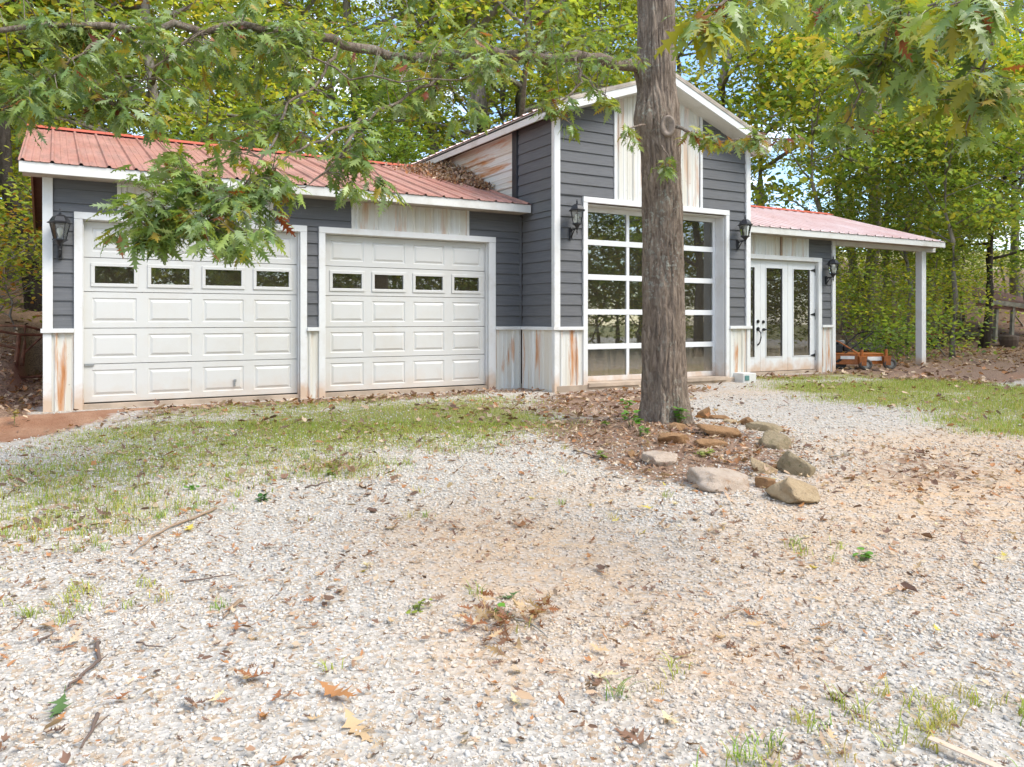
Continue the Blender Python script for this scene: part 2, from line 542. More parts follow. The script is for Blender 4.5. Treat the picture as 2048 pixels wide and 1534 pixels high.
def make_ground():
    n = NT('driveway_ground', 0.92, 0.15)
    mk = n.sep(n.attr('Mask'))            # litter, moss/grass soil, red clay
    mk2 = n.sep(n.attr('Mask2'))          # tan dust, woods floor
    n1 = n.noise(2.4, 8, 0.65)
    n2 = n.noise(9, 6, 0.65)
    n3 = n.noise(38, 5, 0.7)
    vo = n.voronoi(44, None, 'Color')
    vs = n.sep(vo)
    stone = n.mix(vs[0], (0.33, 0.30, 0.26), (0.52, 0.48, 0.43))
    stone = n.mix(n.ramp(vs[1], (0.75, 0.0), (0.8, 0.7)), stone, (0.40, 0.29, 0.19))
    vd = n.voronoi(44, None, 'Distance')
    stone = n.mix(n.ramp(n3, (0.55, 0.0), (0.7, 0.8)), stone, (0.25, 0.18, 0.12))
    dust = n.mix(n.ramp(n2, (0.3, 0.0), (0.7, 1.0)), (0.44, 0.285, 0.165), (0.52, 0.375, 0.245))
    c = n.mix(n.math('MULTIPLY', mk2[0], n.ramp(n2, (0.38, 0.25), (0.6, 1.0))), stone, dust)
    lit = n.mix(n.ramp(n3, (0.35, 0.0), (0.66, 1.0)), (0.11, 0.07, 0.048), (0.34, 0.225, 0.155))
    lit = n.mix(n.ramp(n2, (0.5, 0.0), (0.75, 0.5)), lit, (0.33, 0.21, 0.15))
    k = n.math('ADD', mk[0], n.math('MULTIPLY', n.math('SUBTRACT', n2, 0.5), 0.9))
    c = n.mix(n.ramp(k, (0.42, 0.0), (0.62, 1.0)), c, lit)
    gs = n.mix(n.ramp(n3, (0.35, 0.0), (0.7, 1.0)), (0.17, 0.17, 0.045), (0.36, 0.31, 0.15))
    k = n.math('ADD', mk[1], n.math('MULTIPLY', n.math('SUBTRACT', n2, 0.5), 1.7))
    c = n.mix(n.ramp(k, (0.42, 0.0), (0.66, 1.0)), c, gs)
    cl = n.mix(n.ramp(n1, (0.3, 0.0), (0.7, 1.0)), (0.22, 0.10, 0.055), (0.36, 0.215, 0.135))
    k = n.math('ADD', mk[2], n.math('MULTIPLY', n.math('SUBTRACT', n2, 0.5), 0.5))
    c = n.mix(n.ramp(k, (0.42, 0.0), (0.6, 1.0)), c, cl)
    n.color(c)
    n.bump(n.math('ADD', n3, n.math('MULTIPLY', vd, 1.2)), 0.6, 0.012)
    return n.m
M['ground'] = make_ground()
# ------------------------------------------------------------------ the garage building
YG, YT = 11.26, 10.25                # planes of the garage front and of the taller middle bay
XL, XI, XR, XW = -0.11, 6.77, 11.04, 14.77
CAPZ0, CAPZ1 = 0.900, 0.953
BZ = -0.085
building = empty('garage_building', 'grey and white barn style garage with a tall middle bay and red metal roofs', 'garage', (5.5, 12.0, 0.0))

def part(name, mb, mat, parent=None, **k):
    return obj(name, mb, M[mat], building if parent is None else parent, **k)

def boxpart(name, mat, b, parent=None, bevel=0.004, **k):
    return part(name, MB().box(*b), mat, parent, bevel=bevel, **k)

# slab
boxpart('foundation_slab', 'concrete', (XL + 0.02, XW - 0.02, YG + 0.02, 18.35, -0.45, -0.012))
boxpart('foundation_slab', 'concrete', (XI + 0.02, XR - 0.02, YT - 0.03, YG + 0.01, -0.45, 0.02))

def wall_with_holes(mb, x0, x1, z0, z1, y0, y1, holes):
    xs = sorted({x0, x1, *[h[0] for h in holes], *[h[1] for h in holes]})
    for a, b in zip(xs[:-1], xs[1:]):
        zs = [z0, z1]
        cuts = [(h[2], h[3]) for h in holes if h[0] < (a + b) / 2 < h[1]]
        z = z0
        for h0, h1 in sorted(cuts):
            if h0 > z + 1e-4: mb.box(a, b, y0, y1, z, h0)
            z = max(z, h1)
        if z < z1: mb.box(a, b, y0, y1, z, z1)
    return mb

D1 = (0.301, 3.045, -1, 2.335)
D2 = (3.410, 6.134, -1, 2.335)
D3 = (7.386, 10.45, -1, 2.935)
D4 = (11.70, 14.228, -1, 2.31)

EAVE_Y, EAVE_Z = 10.92, 2.957
SL = 0.3126
RIDGE_Y, RIDGE_Y2 = 14.80, 14.20
def roofz(Y, ridge=RIDGE_Y, e=EAVE_Z):
    return e + SL * (min(Y, 2 * ridge - Y) - EAVE_Y)

# walls (backing; the cladding on them is proud)
gw = MB()
wall_with_holes(gw, XL + 0.03, XI - 0.02, BZ, 2.86, YG + 0.02, YG + 0.13, [D1, D2])
garage_wall = part('wall', gw, 'dark_wood')
tag(garage_wall, 'left front wall holding the two overhead doors')
sw = MB()
sw.slab([(XL + 0.03, YG + 0.13, BZ), (XL + 0.03, 18.3, BZ), (XL + 0.03, 18.3, roofz(18.3) - 0.06), (XL + 0.03, RIDGE_Y, roofz(RIDGE_Y) - 0.06), (XL + 0.03, YG + 0.13, roofz(YG + 0.13) - 0.06)], (0.1, 0, 0))
left_wall = part('wall', sw, 'redwood')
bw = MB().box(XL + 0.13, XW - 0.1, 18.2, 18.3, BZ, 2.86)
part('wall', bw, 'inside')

APX, APZ = 8.905, 5.16
TL, TR = 6.565, 11.24                 # tower roof edges
ELZ, ERZ = 4.37, 4.27
RAKE_Y, TBACK = 9.90, 17.3
def towz(X):
    return APZ - (APX - X) / (APX - TL) * (APZ - ELZ) if X < APX else APZ - (X - APX) / (TR - APX) * (APZ - ERZ)

tw = MB()
wall_with_holes(tw, XI + 0.02, XR - 0.02, BZ, 3.2, YT + 0.02, YT + 0.13, [D3])
tw.slab([(XI + 0.02, YT + 0.02, 3.2), (XR - 0.02, YT + 0.02, 3.2), (XR - 0.02, YT + 0.02, towz(XR) - 0.16), (APX, YT + 0.02, APZ - 0.16), (XI + 0.02, YT + 0.02, towz(XI) - 0.16)], (0, 0.11, 0))
tower_wall = part('wall', tw, 'dark_wood')
tag(tower_wall, 'tall middle front wall holding the glass overhead door')
ts = MB().box(XI + 0.02, XI + 0.12, YT + 0.13, 17.2, 2.62, towz(XI) - 0.16).box(XI + 0.02, XI + 0.12, YT + 0.13, 17.2, BZ, 2.62)
tower_side = part('wall', ts, 'dark_wood')
tr = MB().box(XR - 0.12, XR - 0.02, YT + 0.13, 17.2, BZ, towz(XR) - 0.16)
part('wall', tr, 'siding')
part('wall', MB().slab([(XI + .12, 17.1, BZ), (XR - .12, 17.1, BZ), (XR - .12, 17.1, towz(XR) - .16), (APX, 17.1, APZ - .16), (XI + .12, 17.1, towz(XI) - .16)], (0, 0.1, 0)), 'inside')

ww = MB()
wall_with_holes(ww, XR - 0.02, XW - 0.03, BZ, 2.86, YG + 0.02, YG + 0.13, [D4])
wing_wall = part('wall', ww, 'dark_wood')
tag(wing_wall, 'right front wall holding the glazed double doors')
ws = MB().slab([(XW - 0.13, YG + 0.13, BZ), (XW - 0.13, 17.2, BZ), (XW - 0.13, 17.2, roofz(17.2, RIDGE_Y2, 2.93) - 0.06), (XW - 0.13, RIDGE_Y2, roofz(RIDGE_Y2, RIDGE_Y2, 2.93) - 0.06), (XW - 0.13, YG + 0.13, roofz(YG + .13, RIDGE_Y2, 2.93) - 0.06)], (0.1, 0, 0))
part('wall', ws, 'siding')
# room lining so that the rooms behind the panes have floor, ceiling and walls
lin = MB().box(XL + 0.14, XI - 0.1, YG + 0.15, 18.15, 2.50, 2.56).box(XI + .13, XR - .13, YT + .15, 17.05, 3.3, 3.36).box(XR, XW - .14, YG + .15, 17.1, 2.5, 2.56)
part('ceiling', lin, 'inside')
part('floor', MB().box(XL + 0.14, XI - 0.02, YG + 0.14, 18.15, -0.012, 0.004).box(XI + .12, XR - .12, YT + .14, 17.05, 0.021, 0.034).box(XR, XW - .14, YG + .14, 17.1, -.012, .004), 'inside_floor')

# ---- lap siding: each board a piece of its own
EXPO = 0.175
def board(o, d, n, s0, s1, z0, z1, parent, t0=None, t1=None):
    """o origin, d along the wall, n outward; the bottom edge stands further out than the top"""
    o, d, n = Vector(o), Vector(d), Vector(n)
    t0 = s0 if t0 is None else t0
    t1 = s1 if t1 is None else t1
    k = random.uniform(-0.0015, 0.0015)
    zu = Vector((0, 0, 1))
    a, b = 0.026 + k, 0.009
    p = [o + d * s0 + zu * z0, o + d * s1 + zu * z0, o + d * s1 + n * a + zu * z0, o + d * s0 + n * a + zu * z0,
         o + d * t0 + zu * z1, o + d * t1 + zu * z1, o + d * t1 + n * b + zu * z1, o + d * t0 + n * b + zu * z1]
    return obj('siding_board', MB().hexa(p), M['siding'], parent)

def clad(o, d, n, s0, s1, zb, zt, holes, parent, top=None):
    z = zb
    while z < zt - 0.01:
        z2 = min(z + EXPO, zt)
        cut = sorted({z, z2, *[h[2] for h in holes if z < h[2] < z2 and h[0] < s1 and h[1] > s0], *[h[3] for h in holes if z < h[3] < z2 and h[0] < s1 and h[1] > s0]})
        for a, b in zip(cut[:-1], cut[1:]):
            if b - a < 0.012: continue
            zm = (a + b) / 2
            xs = s0
            for h in sorted(h for h in holes if h[2] < zm < h[3]):
                if h[0] > xs + 0.01: piece(o, d, n, xs, min(h[0], s1), a, b, parent, top)
                xs = max(xs, h[1])
            if xs < s1 - 0.01: piece(o, d, n, xs, s1, a, b, parent, top)
        z = z2

def piece(o, d, n, s0, s1, a, b, parent, top):
    if top is None:
        return board(o, d, n, s0, s1, a, b - 0.001, parent)
    def lim(z):                       # part of s0..s1 lying under the rake at height z
        lo, hi = s0, s1
        steps = np.linspace(s0, s1, 160)
        ok = [s for s in steps if top(s) >= z]
        return (ok[0], ok[-1]) if ok else None
    A, B = lim(a), lim(b)
    if A is None or A[1] - A[0] < 0.03: return
    if B is None: B = ((A[0] + A[1]) / 2 - .01, (A[0] + A[1]) / 2 + .01)
    return board(o, d, n, A[0], A[1], a, b - 0.001, parent, B[0], B[1])

Xd, Yn = (1, 0, 0), (0, -1, 0)
# holes: trims of doors (outer edge), metal panels
hD1 = (0.205, 3.140, -1, 2.420)
hD2 = (3.315, 6.256, -1, 2.420)
hP1, hP2 = (0.69, 2.66, 2.42, 3), (3.81, 5.77, 2.42, 3)
clad((0, YG + 0.02, 0), Xd, Yn, XL + 0.087, XI - 0.03, CAPZ1, 2.835, [hD1, hD2, hP1, hP2], garage_wall)
hD3 = (7.300, 10.530, -1, 3.040)
hP3 = (7.93, 9.885, 3.04, 6)
clad((0, YT + 0.02, 0), Xd, Yn, XI + 0.083, XR - 0.083, CAPZ1, 5.05, [hD3, hP3], tower_wall, top=lambda s: towz(s) - 0.15)
# middle bay, left side wall: boards above the wainscot, from the corner back to the charcoal post
clad((XI + 0.02, 0, 0), (0, 1, 0), (-1, 0, 0), YT + 0.07, YG - 0.012, CAPZ1, 2.80, [], tower_side)
clad((XI + 0.02, 0, 0), (0, 1, 0), (-1, 0, 0), YT + 0.07, YG + 0.12, 2.80, towz(XI) - 0.17, [], tower_side)
hD4 = (11.60, 14.340, -1, 2.400)
hP4 = (11.0, 13.93, 2.40, 3)
clad((0, YG + 0.02, 0), Xd, Yn, 11.06, XW - 0.085, CAPZ1, 2.835, [hD4, hP4], wing_wall)

# ---- ribbed sheet metal
def rib_profile(L, period=0.3048, h=0.019, h2=0.005):
    pts = [(0.0, 0.0)]
    x = 0.0
    while x < L - 1e-6:
        for q, hh in ((0.02, 0), (0.036, h), (0.058, h), (0.074, 0), (0.135, 0), (0.141, h2), (0.155, h2), (0.161, 0), (0.216, 0), (0.222, h2), (0.236, h2), (0.242, 0)):
            if x + q < L: pts.append((x + q, hh))
        x += period
    pts.append((L, 0.0))
    return pts

def sheet(name, o, u, n, v, s0, s1, v0, v1, mat, parent, h=0.019, nv=1, local=None):
    """ribbed sheet running from s0 to s1 along u, from v0(s) to v1(s) along v, ribs along v"""
    o, u, n, v = (Vector(q) for q in (o, u, n, v))
    mb = MB()
    pr = rib_profile(s1 - s0, h=h)
    f0 = v0 if callable(v0) else (lambda s: v0)
    f1 = v1 if callable(v1) else (lambda s: v1)
    vs = []
    for q, hh in pr:
        s = s0 + q
        for k in range(nv + 1):
            t = k / nv
            vs.append(o + u * s + n * hh + v * (f0(s) * (1 - t) + f1(s) * t))
    fs = []
    m = nv + 1
    for i in range(len(pr) - 1):
        for k in range(nv):
            fs.append((i * m + k, (i + 1) * m + k, (i + 1) * m + k + 1, i * m + k + 1))
    mb.add(vs, fs)
    # back sheet closes it to a thin solid
    return part(name, mb, mat, parent)

def sheets(name, o, u, n, v, s0, s1, v0, v1, mat, parent, w=0.9144, **k):
    s = s0
    while s < s1 - 0.02:
        sheet(name, o, u, n, v, s, min(s + w, s1), v0, v1, mat, parent, **k)
        s += w

ZU = (0, 0, 1)
def low(o, u, n, s0, s1, parent, zb=BZ):
    sheets('metal_panel', o, u, n, ZU, s0, s1, zb, CAPZ0, 'metal', parent)
low((0, YG, 0), Xd, Yn, XL + 0.075, 0.205, garage_wall)
low((0, YG, 0), Xd, Yn, 3.140, 3.315, garage_wall)
low((0, YG, 0), Xd, Yn, 6.256, XI - 0.02, garage_wall)
low((XI, 0, 0), (0, -1, 0), (-1, 0, 0), -YG + 0.01, -YT - 0.045, tower_side)
low((0, YT, 0), Xd, Yn, XI + 0.07, 7.300, tower_wall)
low((0, YT, 0), Xd, Yn, 10.530, XR - 0.06, tower_wall)
low((0, YG, 0), Xd, Yn, 14.340, XW - 0.085, wing_wall)
for a, b in ((0.74, 2.62), (3.86, 5.73)):
    sheets('metal_panel', (0, YG + 0.004, 0), Xd, Yn, ZU, a, b, 2.42, 2.835, 'metal_hi', garage_wall)
    for x in (a - 0.05, b):
        boxpart('panel_trim', 'fascia', (x, x + 0.045, YG - 0.014, YG + 0.02, 2.421, 2.834), garage_wall)
sheets('metal_panel', (0, YT + 0.004, 0), Xd, Yn, ZU, 7.99, 9.835, 3.04, lambda s: towz(s) - 0.15, 'metal_hi', tower_wall)
for x in (7.93, 9.835):
    boxpart('panel_trim', 'white', (x, x + 0.055, YT - 0.016, YT + 0.02, 3.041, towz(x + 0.03) - 0.15), tower_wall)
sheets('metal_panel', (0, YG + 0.004, 0), Xd, Yn, ZU, 11.06, 13.875, 2.40, 2.835, 'metal_hi', wing_wall)
boxpart('panel_trim', 'white', (13.875, 13.93, YG - 0.016, YG + 0.02, 2.401, 2.834), wing_wall)
boxpart('panel_trim', 'tan_wood', (13.05, 13.10, YG - 0.03, YG - 0.002, 2.402, 2.834), wing_wall)
# side of the middle bay behind the charcoal post: sheets with ribs running level
boxpart('charcoal_post', 'blackpost', (XI - 0.035, XI + 0.02, YG + 0.12, YG + 0.27, 2.95, towz(XI) - 0.165), tower_side)
z = 2.7
while z < towz(XI) - 0.2:
    z2 = min(z + 0.9144, towz(XI) - 0.17)
    sheet('metal_panel', (XI + 0.012, 0, 0), ZU, (-1, 0, 0), (0, 1, 0), z, z2, YG + 0.27, 17.2, 'metal_side', tower_side, h=0.022)
    z = z2

# ---- caps over the wainscot
def cap(x0, x1, y, parent):
    boxpart('wall_cap', 'white', (x0, x1, y - 0.055, y + 0.015, CAPZ0, CAPZ1), parent)
cap(XL - 0.045, 0.204, YG, garage_wall)
cap(3.141, 3.314, YG, garage_wall)
cap(6.257, XI - 0.056, YG, garage_wall)
boxpart('wall_cap', 'white', (XI - 0.055, XI + 0.015, YT - 0.055, YG - 0.01, CAPZ0, CAPZ1), tower_side)
cap(XI + 0.016, 7.299, YT, tower_wall)
cap(10.531, XR + 0.045, YT, tower_wall)
cap(14.341, XW - 0.086, YG, wing_wall)

# ---- corner trims
def trim(b, mat='white', parent=None, name='corner_trim'):
    return boxpart(name, mat, b, parent)
trim((XL - 0.025, XL + 0.086, YG - 0.03, YG + 0.10, CAPZ1 + 0.001, 2.835), parent=garage_wall)
trim((XL - 0.02, XL + 0.074, YG - 0.024, YG + 0.10, BZ, CAPZ0 - 0.001), parent=garage_wall)
trim((XI - 0.028, XI + 0.082, YT - 0.03, YT - 0.001, CAPZ1 + 0.001, towz(XI) - 0.155), parent=tower_wall)
trim((XI - 0.022, XI + 0.019, YT, YT + 0.068, CAPZ1 + 0.001, towz(XI) - 0.165), 'fascia', tower_side)
trim((XI - 0.024, XI + 0.069, YT - 0.026, YT + 0.045, BZ, CAPZ0 - 0.001), parent=tower_wall)
trim((XR - 0.082, XR + 0.028, YT - 0.03, YT + 0.07, CAPZ1 + 0.001, towz(XR) - 0.155), parent=tower_wall)
trim((XR - 0.06, XR + 0.024, YT - 0.026, YT + 0.045, BZ, CAPZ0 - 0.001), parent=tower_wall)
trim((XW - 0.084, XW + 0.02, YG - 0.03, YG + 0.09, BZ, 2.835), parent=wing_wall)
trim((XI - 0.042, XI - 0.012, YG - 0.022, YG + 0.0, CAPZ1 + 0.001, 2.79), 'siding', garage_wall)

# ---- frames round the door openings
def door_frame(h, d, y, back, parent, mat='white', side_to=BZ):
    tw_ = 0.028
    boxpart('door_trim', mat, (h[0], d[0], y - tw_, y + 0.02, side_to, h[3] - 0.09), parent)
    boxpart('door_trim', mat, (d[1], h[1], y - tw_, y + 0.02, side_to, h[3] - 0.09), parent)
    boxpart('door_trim', mat, (h[0], h[1], y - tw_ - 0.004, y + 0.02, h[3] - 0.089, h[3]), parent)
    boxpart('door_jamb', mat, (d[0] + 0.001, d[0] + 0.014, y + 0.021, y + back, -0.05, d[3]), parent)
    boxpart('door_jamb', mat, (d[1] - 0.014, d[1] - 0.001, y + 0.021, y + back, -0.05, d[3]), parent)
    boxpart('door_jamb', 'fascia', (d[0] + 0.015, d[1] - 0.015, y + 0.021, y + back, d[3] - 0.014, d[3] - 0.001), parent)
door_frame(hD1, D1, YG, 0.13, garage_wall)
door_frame(hD2, D2, YG, 0.13, garage_wall)
door_frame(hD3, D3, YT, 0.27, tower_wall)
door_frame(hD4, D4, YG, 0.10, wing_wall)

# ---- sectional overhead doors
def raised_section(mb, x0, x1, z0, z1, y, cols, window, inset=(0.055, 0.055)):
    """one section: stiles and rails flush at y, four fields with a sunk moulding and a raised middle"""
    e = 0.004
    mb.box(x0, x1, y + 0.010, y + 0.045, z0 + e, z1 - e)
    W = (x1 - x0) / cols
    px, pz = 0.078, 0.078
    xs = [x0]
    for k in range(cols):
        a, b = x0 + W * k + px * (0.9 if k else 1.15), x0 + W * (k + 1) - px * (0.9 if k < cols - 1 else 1.15)
        xs += [a, b]
    xs.append(x1)
    za, zb = z0 + pz, z1 - pz
    def face(p): mb.add(p, [tuple(range(len(p)))])
    def quad(a, b, c, d, yy): face([(a, yy, c), (b, yy, c), (b, yy, d), (a, yy, d)])
    zl, zh = z0 + e, z1 - e
    quad(x0, x1, zl, za, y); quad(x0, x1, zb, zh, y)
    mb.add([(x0, y, zl), (x1, y, zl), (x1, y + .012, zl), (x0, y + .012, zl)], [(0, 3, 2, 1)])
    mb.add([(x0, y, zh), (x1, y, zh), (x1, y + .012, zh), (x0, y + .012, zh)], [(0, 1, 2, 3)])
    for k in range(0, len(xs) - 1, 2): quad(xs[k], xs[k + 1], za, zb, y)
    out = []
    for k in range(1, len(xs) - 1, 2):
        a, b = xs[k], xs[k + 1]
        rings = [(0, 0), (0.010, 0.009), (0.022, 0.009), (0.050, -0.003)] if not window else [(0, 0), (0.006, 0.008)]
        R = [[(a + q, y + h, za + q), (b - q, y + h, za + q), (b - q, y + h, zb - q), (a + q, y + h, zb - q)] for q, h in rings]
        for r0, r1 in zip(R[:-1], R[1:]):
            for i in range(4):
                j = (i + 1) % 4
                face([r0[i], r0[j], r1[j], r1[i]])
        if not window: face(R[-1])
        out.append((a, b, za, zb))
    return out

def overhead_door(d, y, label):
    x0, x1, zb, zt = d[0] + 0.017, d[1] - 0.017, 0.004, d[3] - 0.016
    door = part('garage_door', MB().box(x0 + 0.03, x1 - 0.03, y + 0.047, y + 0.052, zb + 0.01, zb + 0.05), 'rubber')
    tag(door, label)
    H = (zt - zb) / 5
    lv = [zb + (zt - zb) * q for q in (0, .213, .411, .613, .802, 1.0)]
    for r in range(5):
        mb = MB()
        a, b = lv[r], lv[r + 1]
        win = r == 3
        if not win:
            raised_section(mb, x0, x1, a, b, y, 4, False)
            part('door_section', mb, 'door', door)
        else:
            cells = raised_section(MB(), x0, x1, a, b, y, 4, True)
            # the windowed section: a slab pierced four times
            hs = [(p + 0.02, q - 0.02, za + 0.02, zb_ - 0.02) for p, q, za, zb_ in cells]
            wall_with_holes(mb, x0, x1, a + 0.004, b - 0.004, y, y + 0.045, hs)
            part('door_section', mb, 'door', door)
            for p, q, za, zb_ in cells:
                fr = MB()
                for bx in ((p - .012, q + .012, za - .012, za + .032), (p - .012, q + .012, zb_ - .032, zb_ + .012)):
                    fr.box(bx[0], bx[1], y - .014, y + .012, bx[2], bx[3])
                fr.box(p - .012, p + .032, y - .014, y + .012, za + .032, zb_ - .032).box(q - .032, q + .012, y - .014, y + .012, za + .032, zb_ - .032)
                part('window_frame', fr, 'door', door, bevel=0.004)
                part('window_pane', MB().box(p + .021, q - .021, y + .014, y + .018, za + .021, zb_ - .021), 'glass', door)
    return door, H
gd1, H1 = overhead_door(D1, YG + 0.085, 'wide cream overhead door behind the hanging oak leaves')
gd2, H2 = overhead_door(D2, YG + 0.085, 'cream overhead door beside the tall middle bay')
hx = D1[1] - 0.9
part('door_lock', MB().box(hx, hx + 0.03, YG + 0.055, YG + 0.086, 0.20, 0.235).box(hx + .003, hx + .02, YG + .06, YG + .086, .145, .18), 'galv', gd1)
part('slide_bolt', MB().box(D1[0] + .02, D1[0] + .13, YG + .066, YG + .084, .475, .50), 'galv', gd1)

# ---- the glass overhead door
def glass_door():
    y = YT + 0.235
    x0, x1, zb, zt = D3[0] + 0.016, D3[1] - 0.016, 0.045, D3[3] - 0.016
    fr = MB()
    st, mu = 0.055, 0.06
    W = (x1 - x0)
    H = (zt - zb) / 5
    for r in range(6):
        c = zb + H * r
        a, b = (c, c + 0.085) if r == 0 else ((c - 0.075, c) if r == 5 else (c - 0.045, c + 0.045))
        fr.box(x0 + st, x1 - st, y, y + 0.05, a, b)
    fr.box(x0, x0 + st, y, y + 0.05, zb, zt).box(x1 - st, x1, y, y + 0.05, zb, zt)
    for k in (1, 2):
        xm = x0 + W * k / 3
        for r in range(5):
            lo = zb + H * r + (0.085 if r == 0 else 0.045)
            hi = zb + H * (r + 1) - (0.075 if r == 4 else 0.045)
            fr.box(xm - mu / 2, xm + mu / 2, y + 0.004, y + 0.048, lo, hi)
    d = part('glass_overhead_door', fr, 'bright', bevel=0.003)
    for k in range(3):
        a = x0 + (st if k == 0 else W * k / 3 + mu / 2)
        b = x0 + (W - st if k == 2 else W * (k + 1) / 3 - mu / 2)
        for r in range(5):
            lo = zb + H * r + (0.085 if r == 0 else 0.045)
            hi = zb + H * (r + 1) - (0.075 if r == 4 else 0.045)
            part('glass_pane', MB().box(a, b, y + 0.024, y + 0.029, lo, hi), 'glass', d)
    return d
glass_door()
boxpart('threshold', 'concrete', (D3[0], D3[1], YT - 0.06, YT + 0.33, -0.02, 0.043))

# ---- glazed double doors of the right wing
def leaf_door(x0, x1, label):
    y, zb, zt = YG + 0.055, 0.0, D4[3] - 0.016
    sx, bz, tz = 0.155, 0.30, 0.155
    if label.startswith('left'): sx = 0.16
    m = MB().box(x0, x0 + sx, y, y + 0.045, zb, zt).box(x1 - sx, x1, y, y + 0.045, zb, zt)
    m.box(x0 + sx, x1 - sx, y, y + 0.045, zb, zb + bz).box(x0 + sx, x1 - sx, y, y + 0.045, zt - tz, zt)
    d = part('glazed_door', m, 'bright', bevel=0.003)
    tag(d, label)
    bead = MB()
    a, b, lo, hi = x0 + sx, x1 - sx, zb + bz, zt - tz
    bead.box(a - .012, a + .012, y - .008, y, lo, hi).box(b - .012, b + .012, y - .008, y, lo, hi)
    bead.box(a - .012, b + .012, y - .008, y, lo - .012, lo).box(a - .012, b + .012, y - .008, y, hi, hi + .012)
    part('glazing_bead', bead, 'bright', d)
    part('glass_pane', MB().box(a, b, y + .02, y + .026, lo, hi), 'glass', d)
    return d, y
dl, yd = leaf_door(11.717, 12.53, 'left glazed door with the long pull handle')
dm, _ = leaf_door(12.534, 13.352, 'middle glazed door with the lever handle')
dr, _ = leaf_door(13.357, 14.212, 'right glazed door with black strap hinges')
def disc(x, z, r, y0, y1): return MB().lathe([(r * .6, 0), (r, .008), (r, .02), (r * .7, .03)], (0, 0, 0), 12)
def knob(name, x, z, r, parent):
    mb = MB()
    ring = [(x + r * math.cos(w), z + r * math.sin(w)) for w in np.linspace(0, 2 * math.pi, 13)[:-1]]
    mb.slab([(a, yd, b) for a, b in ring], (0, -0.018, 0))
    ring2 = [(x + r * .6 * math.cos(w), z + r * .6 * math.sin(w)) for w in np.linspace(0, 2 * math.pi, 13)[:-1]]
    mb.slab([(a, yd - .018, b) for a, b in ring2], (0, -0.015, 0))
    return part(name, mb, 'black', parent)
knob('deadbolt', 12.455, 1.03, 0.036, dl)
hp = knob('handle_plate', 12.455, 0.875, 0.042, dl)
part('pull_handle', MB().tube([(12.455, yd - .02, .86), (12.475, yd - .06, .80), (12.478, yd - .065, .70), (12.462, yd - .05, .60), (12.452, yd - .02, .56), (12.452, yd, .55)], [.012, .012, .013, .012, .016, .02], 8), 'black', dl, smooth=True)
knob('deadbolt', 12.61, 1.02, 0.034, dm)
part('lever_handle', MB().tube([(12.61, yd, .865), (12.61, yd - .05, .865)], .03, 10).tube([(12.61, yd - .055, .865), (12.66, yd - .06, .862), (12.75, yd - .058, .858)], [.012, .012, .009], 8), 'black', dm, smooth=True)
for z in (0.30, 1.18, 2.13):
    xh = 14.212
    part('strap_hinge', MB().slab([(xh, yd, z - .045), (xh, yd, z + .045), (xh - .03, yd, z + .03), (xh - .15, yd, z + .006), (xh - .15, yd, z - .006), (xh - .03, yd, z - .03)], (0, -0.012, 0)).box(xh, xh + .02, yd - .012, yd + .02, z - .11, z + .11), 'black', dr)

# ---- roofs
def gable_roof(x0, x1, ridge, e, mat, back, label, left_rake, right_rake):
    cs = 1 / math.hypot(1, SL)
    run = (ridge - EAVE_Y)
    slope_len = run / cs
    zr = e + SL * run
    yb = 2 * ridge - EAVE_Y if back is None else back
    zb = e + SL * (2 * ridge - yb - EAVE_Y)
    dk = MB()
    t = 0.03
    dk.slab([(x0 + .02, EAVE_Y + .03, e - .035 + SL * .03), (x1, EAVE_Y + .03, e - .035 + SL * .03), (x1, ridge, zr - .035), (x0 + .02, ridge, zr - .035)], (0, 0, -t))
    dk.slab([(x0 + .02, ridge, zr - .035), (x1, ridge, zr - .035), (x1, yb, zb - .035), (x0 + .02, yb, zb - .035)], (0, 0, -t))
    deck = part('roof', dk, 'dark_wood')
    tag(deck, label)
    n = (0, -SL * cs, cs)
    sheets('roof_panel', (0, EAVE_Y - .03, e - SL * .03), Xd, n, (0, cs, SL * cs), x0 - .01, x1, 0.0, slope_len + .03, mat, deck, h=0.026)
    sheets('roof_panel', (0, ridge, zr), Xd, (0, SL * cs, cs), (0, cs, -SL * cs), x0 - .01, x1, 0.0, (yb - ridge) / cs, mat, deck, h=0.026)
    rc = MB()
    q = .19
    rc.slab([(x0 - .02, ridge - q, zr - q * SL + .030), (x1, ridge - q, zr - q * SL + .030), (x1, ridge, zr + .045), (x0 - .02, ridge, zr + .045)], (0, 0, .006))
    rc.slab([(x0 - .02, ridge, zr + .045), (x1, ridge, zr + .045), (x1, ridge + q, zr - q * SL + .030), (x0 - .02, ridge + q, zr - q * SL + .030)], (0, 0, .006))
    part('ridge_cap', rc, 'ridge', deck)
    boxpart('fascia_board', 'fascia', (x0, x1 - .002, EAVE_Y - .012, EAVE_Y + .024, e - .142, e - .012), deck)
    boxpart('soffit', 'soffit', (x0 + .03, x1 - .003, EAVE_Y + .026, YG + .018, e - .135, e - .118), deck)
    for on, xx in ((left_rake, x0), (right_rake, x1)):
        if not on: continue
        s = 1 if xx == x0 else -1
        rk = MB()
        a, b = xx, xx + .03 * s
        rk.slab([(a, EAVE_Y + .025, e - .142), (a, EAVE_Y + .025, e - .012), (a, ridge, zr - .012), (a, ridge, zr - .142)], (b - a, 0, 0))
        part('rake_board', rk, on, deck)
        rk = MB().slab([(a, ridge, zr - .142), (a, ridge, zr - .012), (a, yb, zb - .012), (a, yb, zb - .142)], (b - a, 0, 0))
        part('rake_board', rk, on, deck)
    return deck
gable_roof(-0.37, XI - 0.03, RIDGE_Y, EAVE_Z, 'roof', None, 'left roof of faded red ribbed metal', 'tan_wood', None)
